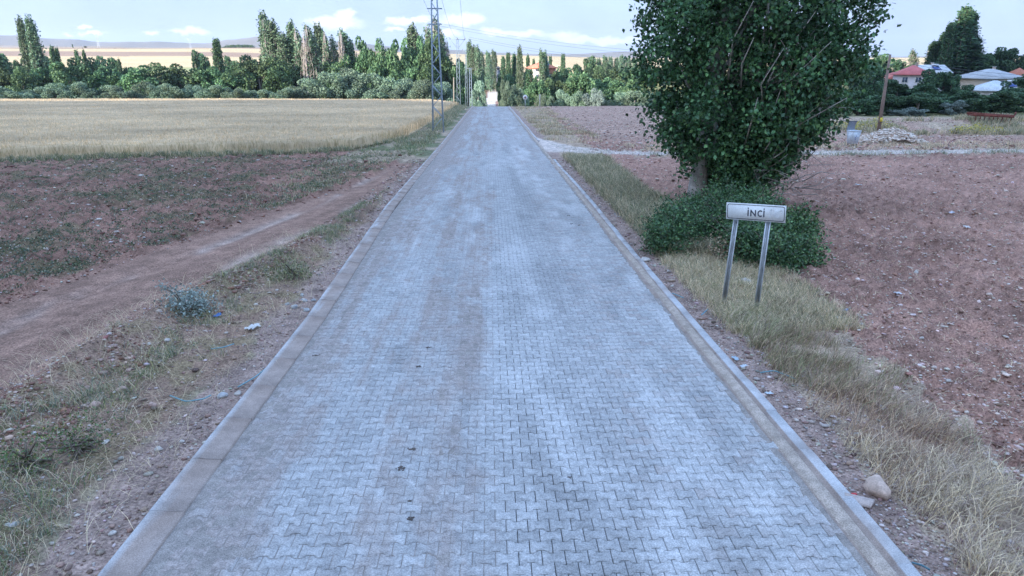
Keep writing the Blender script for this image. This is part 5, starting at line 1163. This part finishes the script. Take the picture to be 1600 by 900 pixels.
# village side
many('willow', RW, 96, [(1210, 150, 60), (1260, 152, 60), (1310, 150, 60)], 3)
many('dark', RW, 95, [(1360, 152, 44), (1398, 150, 44), (1438, 146, 44), (1466, 146, 40), (1540, 148, 50), (1568, 142, 50), (1345, 142, 56), (1382, 148, 50), (1418, 152, 44), (1452, 144, 52), (1478, 150, 44), (1524, 142, 56), (1552, 148, 50), (1588, 138, 60), (1630, 136, 70), (1500, 160, 30)], 3)
many('sage', RW, 91, [(1408, 170, 30), (1434, 168, 32), (1418, 174, 24), (1490, 156, 34)], 1.5)
many('dark', RW, 125, [(1364, 104, 40), (1392, 124, 30), (1418, 138, 30), (1448, 130, 30), (1490, 116, 22), (1350, 118, 60), (1378, 124, 44), (1404, 128, 40), (1432, 132, 40), (1466, 108, 44), (1478, 120, 36), (1508, 132, 30), (1600, 120, 40), (1630, 110, 50)], 5)
many('dark', RW, 205, [(1352, 88, 40), (1372, 84, 40), (1396, 92, 36), (1412, 96, 30), (1456, 100, 40), (1478, 92, 40), (1550, 80, 60), (1572, 74, 50), (1596, 84, 46), (1535, 88, 40), (1620, 82, 50)])
many('column', RW, 200, [(1511, 10, 30), (1522, 20, 24), (1500, 34, 26), (1487, 35, 15), (1477, 50, 18), (1486, 62, 34), (1520, 58, 36), (1464, 64, 22), (1508, 66, 50)], 5)
plant('thin', 1434, 76, 18, 215, RW, 'small sparse tree standing alone above the pale grey roof'); plant('thin', 1460, 68, 18, 210, RW, 'loose airy tree just left of the tall dark group')
# horizon trees
for (px, top, wpx, s) in [(133, 72, 4, 1000), (179, 75, 4, 980), (113, 69, 2, 1000)]: plant('dark', px, top, wpx, s, LW, {133: 'tiny dark tree alone on the golden slope below the pylon', 179: 'tiny round tree alone low on the golden slope', 113: 'tiny thin tree alone on the crest at the left'}[px])
mb = MB(); 
c0 = []
for px in np.linspace(350, 394, 60):
    s_ = 1020 + rng.uniform(-8, 8); a = D(px + rng.uniform(-.6, .6), 72, s_); hgt = rng.uniform(1.5, 4.0) * (1 if px > 356 else .6)
    n = 60; c0.append(np.stack([a[0] + rng.normal(0, 1.4, n), s_ + rng.normal(0, 1.4, n), float(H(a[0], s_)) + rng.uniform(0, hgt, n)], 1))
P = np.concatenate(c0); mb.add(*leaves(P, rng.uniform(.8, 1.5, len(P)), mixcol(GRD, [1, 1, 1], len(P)), .9, .3)); tag(mb.build('far_hedge', M['leafd']), 'dark line of shrubs on the crest of the golden slope', 'shrubs', kind='stuff')
# labels: count the alike ones from the left
ORD = ['first', 'second', 'third', 'fourth', 'fifth', 'sixth', 'seventh', 'eighth', 'ninth', 'tenth', 'eleventh', 'twelfth', 'thirteenth', 'fourteenth', 'fifteenth', 'sixteenth', 'seventeenth', 'eighteenth', 'nineteenth', 'twentieth'] 
ORD += ['twenty ' + o for o in ORD[:9]] + ['thirtieth'] + ['thirty ' + o for o in ORD[:9]] + ['fortieth'] + ['forty ' + o for o in ORD[:9]]
from collections import defaultdict
grp = defaultdict(list)
for r_ in PLACED:
    if r_[4]: tag(r_[0], r_[4], KN[r_[1]][1])
    else: grp[(r_[1], r_[3])].append(r_)
for (kind, zone), L in grp.items():
    L.sort(key=lambda r_: r_[2])
    for k, r_ in enumerate(L): tag(r_[0], f'{ORD[k]} from the left of the {KD[kind]} {zone}', KN[kind][1], f'{KD[kind]} {zone}')
# ------------------------------------------------------------------ air
hz = bpy.data.materials.new('air'); hz.use_nodes = True; t = NT(hz.node_tree); t.n.clear()
pvn = t.new('ShaderNodeVolumePrincipled'); pvn.inputs['Color'].default_value = (.72, .82, 1, 1); pvn.inputs['Density'].default_value = .00010; pvn.inputs['Anisotropy'].default_value = .2
o_ = t.new('ShaderNodeOutputMaterial'); t.l.new(pvn.outputs[0], o_.inputs['Volume'])
HAZE = True
if HAZE:
    m = MB(); m.box((0, 0, 140), (24000, 24000, 480)); tag(m.build('haze', hz), 'thin blue haze in the air over the valley', 'haze', kind='stuff')
